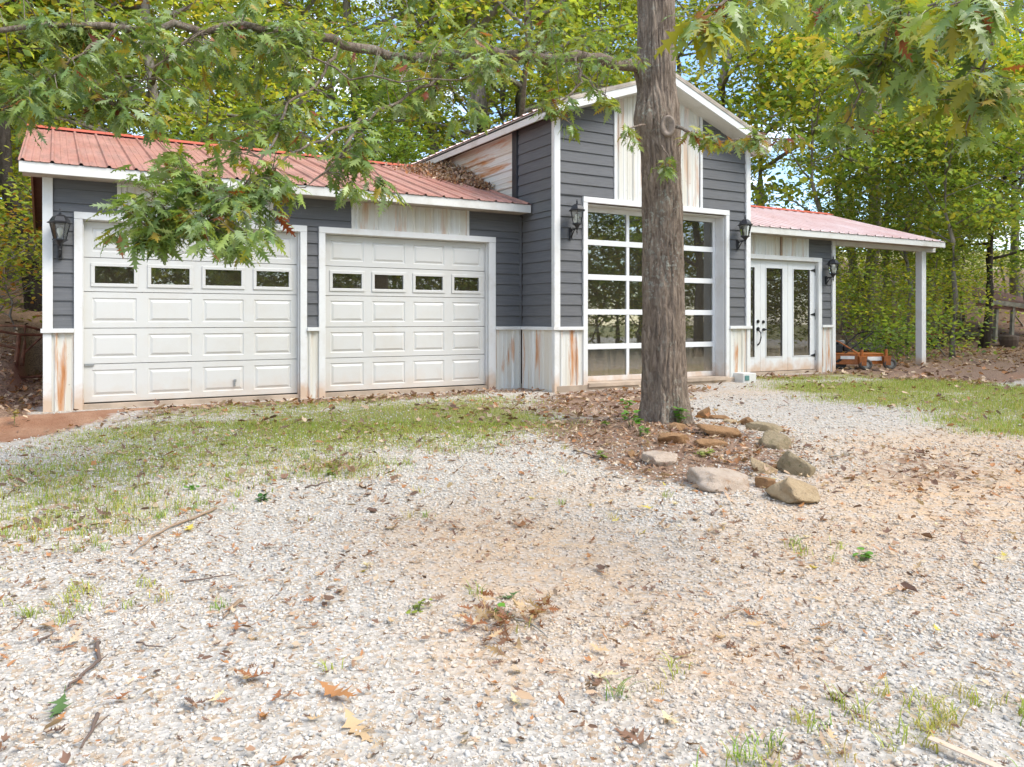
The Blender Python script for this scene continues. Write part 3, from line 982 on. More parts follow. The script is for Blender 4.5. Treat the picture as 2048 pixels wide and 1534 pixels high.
gable_roof(XR + 0.03, 18.37, RIDGE_Y2, 2.93, 'roof2', None, 'right roof of red metal, pale pink with painted sky sheen, running out over the carport', None, 'fascia')

# middle bay roof: ridge runs front to back
def tower_roof():
    dk = MB()
    for xa, za, xb, zb in ((TL, ELZ, APX, APZ), (APX, APZ, TR, ERZ)):
        dk.slab([(xa, RAKE_Y + .03, za - .03), (xb, RAKE_Y + .03, zb - .03), (xb, TBACK, zb - .03), (xa, TBACK, za - .03)], (0, 0, -.03))
    deck = part('roof', dk, 'redwood')
    tag(deck, 'steep middle roof over the tall bay')
    for xa, za, xb, zb in ((TL, ELZ, APX, APZ), (TR, ERZ, APX, APZ)):
        v = Vector((xb - xa, 0, zb - za))
        ln = v.length
        v.normalize()
        n = Vector((-v.z, 0, v.x)) if v.x > 0 else Vector((v.z, 0, -v.x))
        o = Vector((xa, 0, za)) - v * .03
        sheets('roof_panel', o, (0, 1, 0), n, v, RAKE_Y - .015, TBACK + .05, 0.0, ln + .03, 'roof2', deck, h=0.026)
        # rake fascia, metal drip edge and the soffit behind them
        o2 = Vector((xa, RAKE_Y, za))
        e = o2 + v * ln
        d = Vector((0, 0, 1))
        part('rake_board', MB().slab([o2 - d * .155, e - d * .155, e - d * .028, o2 - d * .028], (0, .03, 0)), 'white', deck)
        part('drip_edge', MB().slab([o2 - d * .027, e - d * .027, e + d * .040, o2 + d * .040], (0, -.012, 0)), 'soffit', deck)
        part('soffit', MB().slab([o2 - d * .16 + Vector((0, .03, 0)), e - d * .16 + Vector((0, .03, 0)), e - d * .16 + Vector((0, .38, 0)), o2 - d * .16 + Vector((0, .38, 0))], (0, 0, .012)), 'fascia', deck)
        s = 1 if xa == TL else -1
        part('fascia_board', MB().box(min(xa, xa + .03 * s), max(xa, xa + .03 * s), RAKE_Y + .032, TBACK, za - .165, za - .015), 'fascia', deck)
tower_roof()

# ---- carport
boxpart('beam', 'fascia', (XW + 0.022, 18.45, YG - 0.06, YG + 0.08, 2.70, 2.795))
PX0, PX1 = 17.88, 18.05
for y in (YG - 0.07, 17.0):
    p = boxpart('carport_post', 'white', (PX0, PX1, y, y + 0.16, 0.02, 2.699))
    boxpart('post_footing', 'concrete', (PX0 - .06, PX1 + .05, y - .05, y + .20, -0.2, 0.019), p)
boxpart('beam', 'fascia', (XW, 18.3, 16.99, 17.15, 2.70, 2.795))

# ---- wall lanterns
def lantern(x, y, ztop, label, bulb=True):
    r = empty('wall_lantern', label, 'wall lantern', (x, y, ztop - 0.60), 'black wall lanterns beside the doors')
    r.scale = (.94, .94, .94)
    z = lambda q: 0.63 - q
    cy = -0.20
    P = lambda nm, mb, mat, **k: obj(nm, mb, M[mat], r, local=True, **k)
    P('wall_plate', MB().box(-.028, .028, -.028, 0.0, z(.66), z(.48)).lathe([(.02, -.02), (.03, 0), (.012, .025)], (0, -.014, z(.48)), 8), 'black', bevel=.006)
    P('arm', MB().tube([(0, -.02, z(.525)), (0, -.07, z(.505)), (0, -.13, z(.50)), (0, cy, z(.49))], .011, 8).tube([(0, -.02, z(.63)), (0, -.05, z(.60)), (0, -.09, z(.545)), (0, -.13, z(.505))], .009, 8), 'black', smooth=True)
    P('cup', MB().lathe([(.004, z(.60)), (.008, z(.565)), (.018, z(.545)), (.010, z(.53)), (.014, z(.50)), (.03, z(.475)), (.042, z(.45)), (.075, z(.425)), (.09, z(.42)), (.09, z(.405)), (.066, z(.403))], (0, cy, 0), 6, .0), 'black')
    P('cap', MB().lathe([(.118, z(.205)), (.148, z(.20)), (.150, z(.19)), (.122, z(.175)), (.112, z(.15)), (.088, z(.115)), (.052, z(.09)), (.02, z(.085)), (.012, z(.08))], (0, cy, 0), 6, .0), 'black')
    P('finial', MB().lathe([(.012, z(.085)), (.018, z(.07)), (.010, z(.06)), (.02, z(.045)), (.009, z(.035)), (.011, z(.02)), (.002, z(0))], (0, cy, 0), 8), 'black', smooth=True)
    cage = MB()
    for k in range(6):
        w = math.pi * 2 * k / 6
        cage.tube([(.072 * math.cos(w), cy + .072 * math.sin(w), z(.405)), (.116 * math.cos(w), cy + .116 * math.sin(w), z(.203))], .0055, 5)
    P('cage', cage, 'black')
    for k in range(6):
        w0, w1 = math.pi * 2 * k / 6, math.pi * 2 * (k + 1) / 6
        f = lambda rr, w, zz: (rr * math.cos(w), cy + rr * math.sin(w), zz)
        P('glass_panel', MB().add([f(.070, w0, z(.404)), f(.070, w1, z(.404)), f(.113, w1, z(.206)), f(.113, w0, z(.206))], [(0, 1, 2, 3)]), 'lamp_glass')
    if bulb:
        P('bulb', MB().lathe([(.016, z(.402)), (.017, z(.36)), (.022, z(.345)), (.036, z(.31)), (.038, z(.285)), (.030, z(.262)), (.012, z(.252))], (0, cy, 0), 12), 'bulb', smooth=True)
    return r
lantern(0.052, YG, 2.44, 'black wall lantern with a white bulb beside the left corner post')
lantern(7.06, YT, 2.965, 'black wall lantern between the tall corner trim and the glass overhead door')
lantern(10.755, YT, 2.965, 'black wall lantern on grey siding to the right of the glass overhead door')
lantern(14.50, YG, 2.46, 'black wall lantern on the narrow siding strip next to the carport')

# ---- inside the rooms, seen dimly through the panes
t = empty('reflection_bench', 'white topped bench added in place of a white reflection in the glass overhead door', 'reflection_bench', (8.1, 12.3, 0.03))  # added bench, stands in for a white band reflected in the door glass
obj('bench_top', MB().box(7.0, 9.3, 12.0, 12.7, .84, .93), M['bright'], t, bevel=.006)
for x in (7.1, 9.2):
    for y in (12.08, 12.62):
        obj('leg', MB().box(x - .04, x + .04, y - .04, y + .04, .034, .839), M['grey_wood'], t)
obj('shelf', MB().box(7.05, 9.25, 12.05, 12.65, .28, .31), M['grey_wood'], t)
t = empty('parked_tractor', 'dark tractor shape behind the windows of the wide overhead door', 'tractor', (1.7, 13.4, 0.004))
b = obj('hood', MB().box(1.35, 2.1, 12.4, 13.9, .75, 1.45), M['blackpost'], t, bevel=.08)
obj('seat_back', MB().box(1.45, 2.0, 14.6, 14.75, 1.0, 1.6), M['rubber'], t, bevel=.05)
obj('roll_bar', MB().tube([(1.3, 14.9, .9), (1.3, 14.9, 2.2), (2.15, 14.9, 2.2), (2.15, 14.9, .9)], .035, 8), M['rubber'], t)
obj('chassis', MB().box(1.4, 2.05, 12.5, 15.0, .5, .75), M['rubber'], t)
for x, y, rr in ((1.15, 14.6, .62), (2.05, 14.6, .62), (1.2, 12.7, .38), (2.0, 12.7, .38)):
    ring = [(x, y + rr * math.cos(w), .004 + rr + rr * math.sin(w)) for w in np.linspace(0, 2 * math.pi, 25)[:-1]]
    obj('wheel', MB().slab(ring, (.25, 0, 0)), M['rubber'], t, bevel=.04)
# ------------------------------------------------------------------ the ground: one sheet, finer near the camera
def blob(X, Y, x, y, rx, ry, p=1.6):
    return math.exp(-(((X - x) / rx) ** 2 + ((Y - y) / ry) ** 2) ** (p / 1.0) * 0.9)

GREEN = [(2.6, 10.2, 2.2, .6, .62), (1.0, 9.4, 1.3, .8, .6), (4.9, 9.6, 1.2, .8, .6), (13.2, 10.3, 2.0, .6, .65), (4.0, 8.6, 1.4, 1.6, 1.0), (2.6, 8.5, 1.5, 1.6, .85), (1.2, 8.0, 1.3, 1.7, .62), (0.1, 7.4, 1.0, 1.3, .52), (0.1, 6.1, .85, .9, .5), (2.1, 6.5, .6, .6, .5), (3.4, 7.2, .8, .7, .6),
         (11.9, 8.9, 1.6, 1.0, 1.0), (13.6, 8.4, 1.6, 1.2, 1.0), (11.3, 7.6, 1.5, 1.0, .9), (12.2, 6.2, 2.0, 1.4, .9), (10.0, 5.2, 1.1, .9, .75), (14.5, 6.5, 2.5, 1.4, 1.0), (17, 5.0, 3.0, 2.0, 1.0),
         ]
TUFTS = [(0.15, 4.15, .30, .2, 16), (2.75, 1.5, .45, .25, 26), (2.15, 1.68, .40, .18, 18), (0.0, 5.3, .35, .5, 22), (3.7, 3.1, .2, .15, 6), (0.5, 6.1, .8, .7, 40), (-0.1, 6.9, .5, .7, 26), (1.9, 6.6, .7, .5, 22), (1.2, 7.6, 1.0, .9, 34), (3.2, 7.4, 1.2, .8, 34), (1.1, 3.1, .8, .6, 4), (2.0, 2.3, .3, .3, 4), (2.4, 4.9, 1.6, .8, 8)]
LITTER = [(7.3, 9.4, 1.4, .9, .95), (6.3, 8.4, 1.0, 1.4, .9), (5.3, 6.2, 1.1, 1.7, 1.0), (4.7, 5.2, .8, .9, .85), (3.9, 10.75, 3.6, .5, .85), (1.4, 10.4, 1.4, .4, .55), (5.0, 8.8, .8, 1.2, .6),
          (6.5, 4.0, 1.2, .8, .5), (8.6, 9.7, 1.2, .5, .7), (12.9, 10.75, 2.0, .45, .8), (2.0, 6.6, .35, .35, .6)]
CLAY = [(-0.1, 10.72, .8, .34, 1.0), (-0.9, 10.35, 1.1, .40, 1.0), (0.8, 11.0, .8, .2, .8), (15.3, 8.6, 1.8, 0.8, .5), (18.5, 8.3, 3.0, 1.2, .6), (9.3, 10.0, 1.7, .25, .4), (1.7, 11.05, 2.2, .14, .7)]
DUST = [(2.3, 3.8, .8, 1.1, .95), (3.9, 3.0, 1.1, .8, .65), (2.3, 2.5, .6, .6, .75), (6.2, 3.6, 2.0, .8, 1.1), (5.3, 3.2, 1.5, .7, .95), (7.8, 4.6, 1.8, .9, .9), (4.4, 3.4, 1.0, .6, .7), (1.7, 2.9, .5, .5, .6), (3.2, 4.8, .8, .6, .5), (9.5, 9.0, 1.2, .5, .4)]

def mask(lst, X, Y):
    return max(w * blob(X, Y, x, y, rx, ry) for x, y, rx, ry, w in lst)

def masks(X, Y):
    lit, grn, cl, du = mask(LITTER, X, Y), mask(GREEN, X, Y), mask(CLAY, X, Y), mask(DUST, X, Y)
    r = math.hypot(X, Y)
    # leaf strewn earth under and beyond the carport, and the woods floor everywhere behind
    edge = 0.9 * mnoise.noise((X * .5, Y * .5, 1.7))
    if X > 14.2 - edge and Y > 7.9 + edge * .5 - max(0, X - 20) * .1:
        lit = max(lit, min(1.0, (Y - 7.4 - edge * .5) / 1.2))
    if Y > 12.0 and (X < -0.15 or X > 14.2): lit = 1.0
    if X < -0.2 and Y > 10.6: lit = max(lit, .85)
    if Y > 18.3: lit = 1.0
    if r > 53 and X > 30: lit, grn = 0.0, 1.0
    return lit, grn, cl, du

def grid_axis(a, b, fa, fb, fine, grow):
    xs = list(np.arange(fa, fb + 1e-6, fine))
    s, x = fine, fb
    while x < b:
        s *= grow
        x += s
        xs.append(min(x, b))
    s, x = fine, fa
    while x > a:
        s *= grow
        x -= s
        xs.insert(0, max(x, a))
    return np.array(xs)

gx = grid_axis(-260, 320, -3.0, 20.0, 0.14, 1.12)
gy = grid_axis(-160, 380, 0.4, 13.0, 0.14, 1.12)
V = np.zeros((len(gy), len(gx), 3))
K1 = np.zeros((len(gy), len(gx), 3)); K2 = np.zeros((len(gy), len(gx), 3))
for j, y in enumerate(gy):
    for i, x in enumerate(gx):
        V[j, i] = (x, y, gz(x, y))
        m_ = masks(x, y)
        K1[j, i] = m_[:3]
        K2[j, i, 0] = m_[3]
idx = np.arange(len(gx) * len(gy)).reshape(len(gy), len(gx))
Q = np.stack([idx[:-1, :-1], idx[:-1, 1:], idx[1:, 1:], idx[1:, :-1]], -1).reshape(-1)
gm = np_mesh('ground', V.reshape(-1, 3), Q, np.arange(0, len(Q), 4), M['ground'], None, True)
for nm, K in (('Mask', K1), ('Mask2', K2)):
    a = gm.attributes.new(nm, 'FLOAT_COLOR', 'POINT')
    c4 = np.ones((len(gx) * len(gy), 4), np.float32)
    c4[:, :3] = K.reshape(-1, 3)
    a.data.foreach_set('color', c4.ravel())
ground = bpy.data.objects.new('ground', gm)
C.objects.link(ground)
tag(ground, 'gravel drive, bare earth and wooded slope', None, None, 'structure')

# pale grass field past the crest of the slope, lit between the trunks
# ------------------------------------------------------------------ shared base shapes
def oak_outline(seed=0, slim=0.0):
    r = random.Random(seed)
    j = lambda a: a * r.uniform(.86, 1.14)
    mid = [0.0, .16, .34, .52, .69, .85, 1.0]
    sinus = [.02, j(.055), j(.06), j(.075), j(.07), j(.05), 0.0]
    tips = [(.17, .15), (.33, .30), (.53, .37), (.70, .30), (.86, .16), (.97, .05)]
    v, f = [], []
    def z(x, y): return -0.30 * x * x * 2.2 - 0.20 * (y - .3) ** 2 + 0.03 * math.sin(9 * y + 5 * x)
    for y in mid: v.append((0, y, z(0, y)))
    for sgn in (1, -1):
        o = len(v)
        for k, y in enumerate(mid):
            x = sgn * sinus[k] * (1 - slim)
            v.append((x, y, z(x, y) + .012))
        t = len(v)
        for (y, x) in tips:
            yy, xx = y + r.uniform(-.03, .03), sgn * x * r.uniform(.8, 1.15) * (1 - slim)
            v.append((xx, yy + .02, z(xx, yy)))
            v.append((xx * .55, yy - .055, z(xx * .55, yy) + .012))
        for k in range(6):
            q = (k, o + k, t + 2 * k + 1, t + 2 * k, o + k + 1, k + 1)
            f.append(q if sgn > 0 else q[::-1])
    # stalk
    o = len(v)
    v += [(-.008, -.16, -.03), (.008, -.16, -.03), (.008, .02, 0), (-.008, .02, 0)]
    f.append((o, o + 1, o + 2, o + 3))
    return np.array(v), f
OAKS = [oak_outline(k, s) for k, s in ((1, 0), (2, .12), (3, .25))]

def dry_outline(seed):
    v, f = oak_outline(seed, .1)
    r = random.Random(seed)
    a, b = r.uniform(.5, 1.3), r.uniform(.2, .7)
    v = v.copy()
    v[:, 2] = v[:, 0] ** 2 * a * 1.6 + (v[:, 1] - .5) ** 2 * b + .04 * np.sin(11 * v[:, 1] + seed) + .02
    return v, f
DRY = [dry_outline(k) for k in (11, 12, 13, 14)]

def rot_small(n, tilt, up=(0, 0, 1)):
    """axes lying near the ground: random heading, small tilt"""
    w = rng.uniform(0, 2 * math.pi, n)
    ax = np.stack([np.cos(w), np.sin(w), rng.normal(0, tilt, n)], 1)
    nm = np.stack([rng.normal(0, tilt, n), rng.normal(0, tilt, n), np.ones(n)], 1)
    return ax, nm

# ------------------------------------------------------------------ woodland trees
def np_tube(pts, rad, n):
    mb = MB().tube(pts, rad, n)
    return mb

LEAF4 = (np.array([(0, -.05, 0), (.30, .28, .06), (.22, .70, .03), (0, 1.0, -.10), (-.22, .70, .03), (-.30, .28, .06), (0, .4, -.02)]),
         [(0, 1, 6), (1, 2, 3, 6), (6, 3, 4, 5), (0, 6, 5)])
LEAFQ = (np.array([(0, -.05, 0), (.31, .42, .07), (0, 1.0, -.08), (-.31, .42, .07)]), [(0, 1, 2), (0, 2, 3)])

PAL = {
 'green': [(.13, .21, .05), (.17, .26, .058), (.21, .29, .062), (.085, .15, .04), (.23, .30, .07)],
 'lime': [(.26, .34, .065), (.32, .38, .07), (.34, .36, .06), (.17, .26, .055), (.38, .36, .06)],
 'mixed': [(.19, .28, .06), (.26, .34, .068), (.33, .37, .068), (.15, .23, .052), (.38, .35, .065)],
 'pale': [(.17, .22, .06), (.21, .25, .075), (.14, .20, .045), (.24, .25, .07), (.11, .17, .035)],
 'autumn': [(.17, .22, .038), (.26, .26, .04), (.34, .25, .042), (.13, .18, .034), (.36, .17, .04)],
}

def tree_meshes(key, seed, H, r0, base, spread, nleaf, lsize, pal, nbr=20, lean=(0, 0), bark='bark', simple=True, flat=0.35, droop=0.25):
    r = random.Random(seed)
    g = np.random.default_rng(seed)
    mb = MB()
    n = 9
    pts, rad = [], []
    wob = [(r.uniform(-.26, .26), r.uniform(-.26, .26)) for _ in range(n + 1)]
    for i in range(n + 1):
        t = i / n
        pts.append(Vector((lean[0] * t * H + wob[i][0] * min(1.0, t * 4), lean[1] * t * H + wob[i][1] * min(1.0, t * 4), -0.3 + (H + .3) * t)))
        rad.append(r0 * ((1 - t) ** 0.75 * .95 + .05) * (1.25 if i == 0 else 1))
    mb.tube(pts, rad, 10)
    def on_trunk(h):
        t = (h + .3) / (H + .3) * n
        i = min(n - 1, int(t))
        return pts[i].lerp(pts[i + 1], t - i), rad[i] + (rad[i + 1] - rad[i]) * (t - i)
    anchors = []
    for b in range(nbr):
        h = base + (H - base) * ((b + r.random()) / nbr) ** 0.9 * .97
        p, rr = on_trunk(h)
        w = b * 2.4 + r.uniform(-.5, .5)
        k = (h - base) / (H - base)
        ln = spread * (0.55 + 0.6 * math.sin(math.pi * min(1, .25 + .75 * k))) * r.uniform(.65, 1.15) * (1 - .45 * k)
        up = r.uniform(.15, .6) + .4 * k
        d = Vector((math.cos(w), math.sin(w), up)).normalized()
        bp = [p]
        m = 5
        for i in range(1, m + 1):
            d = (d + Vector((r.uniform(-.22, .22), r.uniform(-.22, .22), r.uniform(-.2, .12)))).normalized()
            bp.append(bp[-1] + d * ln / m)
        br = min(rr * .55, .02 + .022 * ln)
        mb.tube(bp, [br * (1 - .8 * i / m) for i in range(m + 1)], 6)
        for i in range(3, m + 1):
            anchors.append((bp[i], .55 + .25 * r.random()))
        for s in range(3):
            q = bp[r.randint(2, m)]
            d2 = (d + Vector((r.uniform(-1, 1), r.uniform(-1, 1), r.uniform(-.4, .5)))).normalized()
            e = q + d2 * ln * r.uniform(.25, .5)
            mid = q.lerp(e, .5) + Vector((0, 0, .08))
            mb.tube([q, mid, e], [br * .35, br * .22, br * .08], 5)
            anchors.append((mid, .5)); anchors.append((e, .65))
    me = bpy.data.meshes.new(key + '_trunk')
    me.from_pydata(mb.v, [], mb.f)
    me.materials.append(M[bark])
    me.polygons.foreach_set('use_smooth', [True] * len(me.polygons))
    # leaves gathered in flattened sprays round the branch ends
    A = np.array([a for a, _ in anchors]); S = np.array([s for _, s in anchors])
    nsp = int(len(A) * 1.7)
    ai = g.integers(0, len(A), nsp)
    sp = A[ai] + g.normal(0, 1, (nsp, 3)) * (S[ai, None] * np.array([[.9, .9, .55]]))
    tone = g.random(nsp)
    which = g.integers(0, nsp, nleaf)
    P = sp[which] + g.normal(0, 1, (nleaf, 3)) * np.array([[.42, .42, .10]])
    w = g.uniform(0, 2 * math.pi, nleaf)
    ax = np.stack([np.cos(w), np.sin(w), g.normal(-droop, .35, nleaf)], 1)
    nm = g.normal(0, flat * 1.4, (nleaf, 3)) + np.array([[0, 0, 1.0]])
    pal_ = np.array(PAL[pal])
    ci = np.clip((tone[which] * len(pal_) + g.normal(0, .75, nleaf)).astype(int), 0, len(pal_) - 1)
    cols = pal_[ci] * g.uniform(.9, 1.45, (nleaf, 1))
    R = frames(ax, nm, lsize * g.uniform(.6, 1.3, nleaf))
    bv, bf = LEAFQ if simple else LEAF4
    cm = stamp(key + '_crown', bv, bf, R, P, cols, M['leaf'])
    return me, cm

VAR = {
 'tall_a': tree_meshes('tall_a', 21, 17, .21, 3.0, 4.3, 9500, .19, 'mixed', 24),
 'tall_b': tree_meshes('tall_b', 22, 19, .27, 5.0, 4.6, 9500, .19, 'mixed', 24),
 'tall_c': tree_meshes('tall_c', 23, 16, .16, 2.6, 3.9, 9000, .18, 'lime', 22),
 'tall_d': tree_meshes('tall_d', 24, 18, .24, 5.0, 4.6, 9000, .19, 'lime', 22),
 'mid_a': tree_meshes('mid_a', 25, 9, .09, 1.6, 2.6, 5000, .18, 'green', 18),
 'mid_b': tree_meshes('mid_b', 26, 8, .08, 1.5, 2.7, 4800, .18, 'lime', 18),
 'pale': tree_meshes('pale', 27, 6.5, .10, 2.6, 2.6, 6000, .15, 'pale', 16, flat=.22, droop=.4),
 'lean': tree_meshes('lean', 28, 14, .19, 4.6, 2.8, 5000, .17, 'autumn', 18, (-.16, .02), 'darkbark'),
 'lean_right': tree_meshes('lean_right', 29, 11, .17, 3.2, 2.8, 4500, .2, 'green', 16, (.10, -.03), 'darkbark', False),
 'over': tree_meshes('over', 31, 9.5, .10, 3.9, 3.0, 5200, .2, 'mixed', 16, (.03, .02), 'bark', False, droop=.45),
 'bare': tree_meshes('bare', 30, 20, .30, 7.2, 4.4, 7500, .19, 'lime', 18),
}
BUSH = {
 'autumn': tree_meshes('bush_autumn', 41, 2.3, .03, .25, .95, 1000, .115, 'autumn', 16, simple=False, droop=.1),
 'green': tree_meshes('bush_green', 42, 2.0, .025, .2, .9, 950, .115, 'mixed', 16, simple=False, droop=.1),
 'lime': tree_meshes('bush_lime', 43, 2.6, .03, .4, 1.05, 1000, .12, 'lime', 16, simple=False, droop=.1),
 'low': tree_meshes('bush_low', 44, .9, .015, .1, .55, 700, .12, 'green', 10, simple=False, droop=.1),
}

def plant(var, X, Y, label, cat='tree', name='tree', group='woodland trees behind the garage', s=1.0, rz=None, lib=VAR, sz=None):
    tr, cr = lib[var]
    e = empty(name, label, cat, (X, Y, gz(X, Y)), group, random.uniform(0, 6.28) if rz is None else rz)
    e.scale = (s, s, sz or s)
    for nm, me in (('trunk' if lib is VAR else 'stem', tr), ('crown' if lib is VAR else 'foliage', cr)):
        o = bpy.data.objects.new(nm, me)
        C.objects.link(o)
        o.parent = e
    return e

def polar(px, t):
    dx, dy = pdir(px)
    return dx * t, dy * t

taken = []
def named_tree(var, px, t, label, **k):
    X, Y = polar(px, t)
    taken.append((X, Y))
    return plant(var, X, Y, label, **k)

named_tree('bare', 46, 20.5, 'grey trunked tree rising just behind the left end of the red roof', name='tall_tree', s=.95)
named_tree('lean', 75, 18.0, 'dark leaning tree left of the garage crossing in front of a grey trunk', name='leaning_tree', rz=0.5)
named_tree('bare', 958, 27.5, 'stout pale trunk standing above the ridge between the left roof and the middle gable', name='tall_tree', s=1.25, rz=2.2)
named_tree('bare', 868, 29.0, 'pale trunk left of the stout pale one over the left roof', name='tall_tree', s=.85, rz=4.0)
named_tree('tall_d', 1000, 31.0, 'thin pale trunk right of the stout pale one over the left roof', name='tall_tree', s=.9)
named_tree('bare', 1458, 29.0, 'forked grey trunk just right of the gable peak', name='tall_tree', s=.9, rz=1.0)
named_tree('tall_d', 1530, 32.0, 'slim pale trunk with yellow leaves above the right corner of the middle bay', name='tall_tree', s=1.0, rz=.4)
named_tree('tall_b', 1742, 29.0, 'thick dark trunk seen both above the pink roof and under the carport', name='tall_tree', s=1.05)
named_tree('bare', 1905, 36.0, 'grey trunk on the slope right of the carport post', name='tall_tree', s=1.1)
named_tree('tall_a', 1862, 33.0, 'slim dark trunk close behind the right end of the carport roof', name='tall_tree', s=.9)
named_tree('lean_right', 1963, 30.5, 'dark leaning tree in front of the brown lean-to shelter', name='leaning_tree', rz=-.75)
named_tree('pale', 1815, 25.0, 'pale yellow green layered tree over the end of the carport roof', name='small_tree', s=1.0, rz=1.2)
named_tree('tall_a', 1775, 34.5, 'slender trunk framed by the carport opening', name='tall_tree', s=.85)
named_tree('over', 1905, 23.5, 'small deep green tree hanging over the right of the carport', name='small_tree', s=.85, rz=2.0)
named_tree('over', 2055, 25.5, 'broad leaved green tree at the right edge over the lean-to shelter', name='small_tree', s=1.05, rz=3.0)
named_tree('over', 1640, 27.0, 'bushy yellow green tree above the middle of the pink roof', name='small_tree', s=1.15)

# filler woods: jittered rings about the clearing
zone = lambda az: ('in the woods beyond the left end of the red roof' if az < 12 else 'in the woods beyond the right half of the red roof' if az < 26 else 'in the woods beyond the middle gable' if az < 40 else 'in the woods beyond the pink roof' if az < 52 else 'in the woods right of the carport roof')
LOOK = {'tall_a': 'tall mixed green tree ', 'tall_b': 'tall deep green tree ', 'tall_c': 'slim yellow green tree ', 'tall_d': 'spreading yellow green tree ', 'mid_a': 'short deep green tree ', 'mid_b': 'short yellow green tree '}
k = 0
kinds = ['tall_a', 'mid_a', 'tall_c', 'tall_b', 'mid_b', 'tall_d', 'tall_c', 'tall_a']
for ring, (r_, step) in enumerate(((22.5, 5.0), (27.5, 5.4), (34, 5.4), (43, 5.2))):
    az = -9 + ring * 1.7
    while az < 72:
        a = math.radians(az + random.uniform(-1.3, 1.3))
        rr = r_ + random.uniform(-1.5, 1.5)
        if az > 47: rr += 5
        X, Y = rr * math.sin(a), rr * math.cos(a)
        az += step
        if -2.5 < X < 20.5 and Y < 20.3: continue
        if az > 46 and (ring < 2 and az > 50 or random.random() < .35): continue
        if any(math.hypot(X - p, Y - q) < 1.6 for p, q in taken): continue
        taken.append((X, Y))
        k += 1
        kind = kinds[(k * 5 + ring) % len(kinds)]
        if az > 46: kind = ('tall_b', 'tall_d', 'tall_c', 'tall_d')[k % 4]
        plant(kind, X, Y, LOOK[kind] + zone(math.degrees(a)), name='woodland_tree', s=random.uniform(.85, 1.2))
for px, t, v, s in ((1695, 29, 'mid_b', .62), (1815, 34, 'mid_b', .8), (1868, 30, 'mid_b', .6), (1925, 35, 'mid_a', .75), (1715, 38, 'mid_b', .9), (1850, 39, 'mid_b', 1.0), (1935, 41, 'mid_b', 1.0), (2010, 38, 'mid_a', .8)):
    X, Y = polar(px, t)
    plant(v, X, Y, 'young ' + ('yellow green' if v == 'mid_b' else 'deep green') + ' sapling on the slope seen past the carport', name='sapling', group='saplings on the slope past the carport', s=s)
for az_, r_ in ((-12, 24), (-15, 19), (-17, 28), (-20, 22), (-23, 27), (-26, 20), (-30, 25), (-14, 33), (-22, 34), (-33, 30), (-37, 22)):
    a = math.radians(az_)
    plant(('tall_c', 'tall_a', 'mid_b')[r_ % 3], r_ * math.sin(a), r_ * math.cos(a), 'leafy tree on the slope left of the garage', name='woodland_tree', s=random.uniform(.85, 1.1))
# trees to the left of the garage
for px, t, v, s in ((-90, 17.5, 'mid_b', .8), (-10, 23, 'tall_c', 1.0), (-120, 20, 'tall_a', 1.0), (12, 26, 'mid_b', 1.0)):
    X, Y = polar(px, t)
    plant(v, X, Y, 'leafy tree on the slope left of the garage', name='woodland_tree', s=s)
# across the drive, behind the photographer: they stand mirrored in the panes
for i, (X, Y, v, s) in enumerate(((4, -21, 'tall_b', 1), (9, -20, 'tall_a', 1), (15, -17, 'tall_d', .95), (22, -12, 'tall_b', 1), (23, -3, 'tall_a', 1), (27, 2, 'tall_c', 1), (20, -17, 'mid_a', 1.3), (12, -24, 'tall_c', 1.1), (30, -6, 'tall_b', 1.1), (6, -25, 'tall_d', 1.0), (25, -11, 'mid_b', 1.5), (33, 4, 'tall_a', 1), (16, -18, 'mid_a', 1.6), (-2, -22, 'tall_a', 1), (37, -2, 'mid_b', 1.6), (29, -14, 'tall_b', 1))):
    plant(v, X, Y, 'tree across the drive, showing only as a reflection in the door glass', name='woodland_tree', group='trees mirrored in the glass', s=s)

for i in range(26):
    X = 1 + i * 1.75 + random.uniform(-.8, .8)
    Y = -16.5 + max(0, X - 14) * .5 + random.uniform(-1.2, 1.2)
    plant('mid_a' if i % 2 else 'mid_b', X, Y, 'low branched tree across the drive, showing only as a reflection in the door glass', name='woodland_tree', group='trees mirrored in the glass', s=random.uniform(.8, 1.15), sz=random.uniform(.6, .9))

for i in range(40):
    X = 0 + i * 1.2 + random.uniform(-.6, .6)
    Y = -15.0 + max(0, X - 14) * .5 + random.uniform(-1.0, 1.0)
    plant(('green', 'lime')[i % 2], X, Y, 'shrub across the drive, showing only as a reflection in the door glass', 'shrub', 'shrub', 'shrubs mirrored in the glass', random.uniform(1.6, 2.4), lib=BUSH)

# shrubs
def bush(v, px, t, label, s=1.0, name='shrub', cat='shrub', **k):
    X, Y = polar(px, t)
    return plant(v, X, Y, label, cat, name, 'shrubs at the edge of the woods', s, lib=BUSH, **k)
bush('autumn', 26, 16.2, 'yellow and rust tinted shrub left of the garage corner', .95)
bush('lime', -5, 16.5, 'yellow green shrub at the left edge of the photo', 1.0)
bush('lime', 62, 18.0, 'yellow green shrub behind the rusty pipe frame', .9)
bush('lime', 1692, 23.5, 'yellow green shrub next to the wing wall under the carport', 1.0)
bush('lime', 1790, 23.5, 'yellow green shrub left of the carport post', .95)
bush('green', 1755, 26.5, 'tall leafy shrub in the middle of the carport opening', .95)
bush('lime', 1885, 24.0, 'bright green shrub right of the carport post', .95)
bush('low', 1812, 21.5, 'low leafy plant at the foot of the carport post', 1.1)
bush('green', 1850, 27.0, 'green shrub right behind the carport post', 1.0)
bush('low', 1782, 21.0, 'small seedling on the leafy ground under the carport', .7)
for px, t in ((1700, 33), (1830, 36), (1945, 38), (2040, 35), (1790, 42)):
    bush('green' if (px // 5) % 2 else 'lime', px, t, 'shrub up on the leafy slope beyond the carport', random.uniform(.9, 1.5))
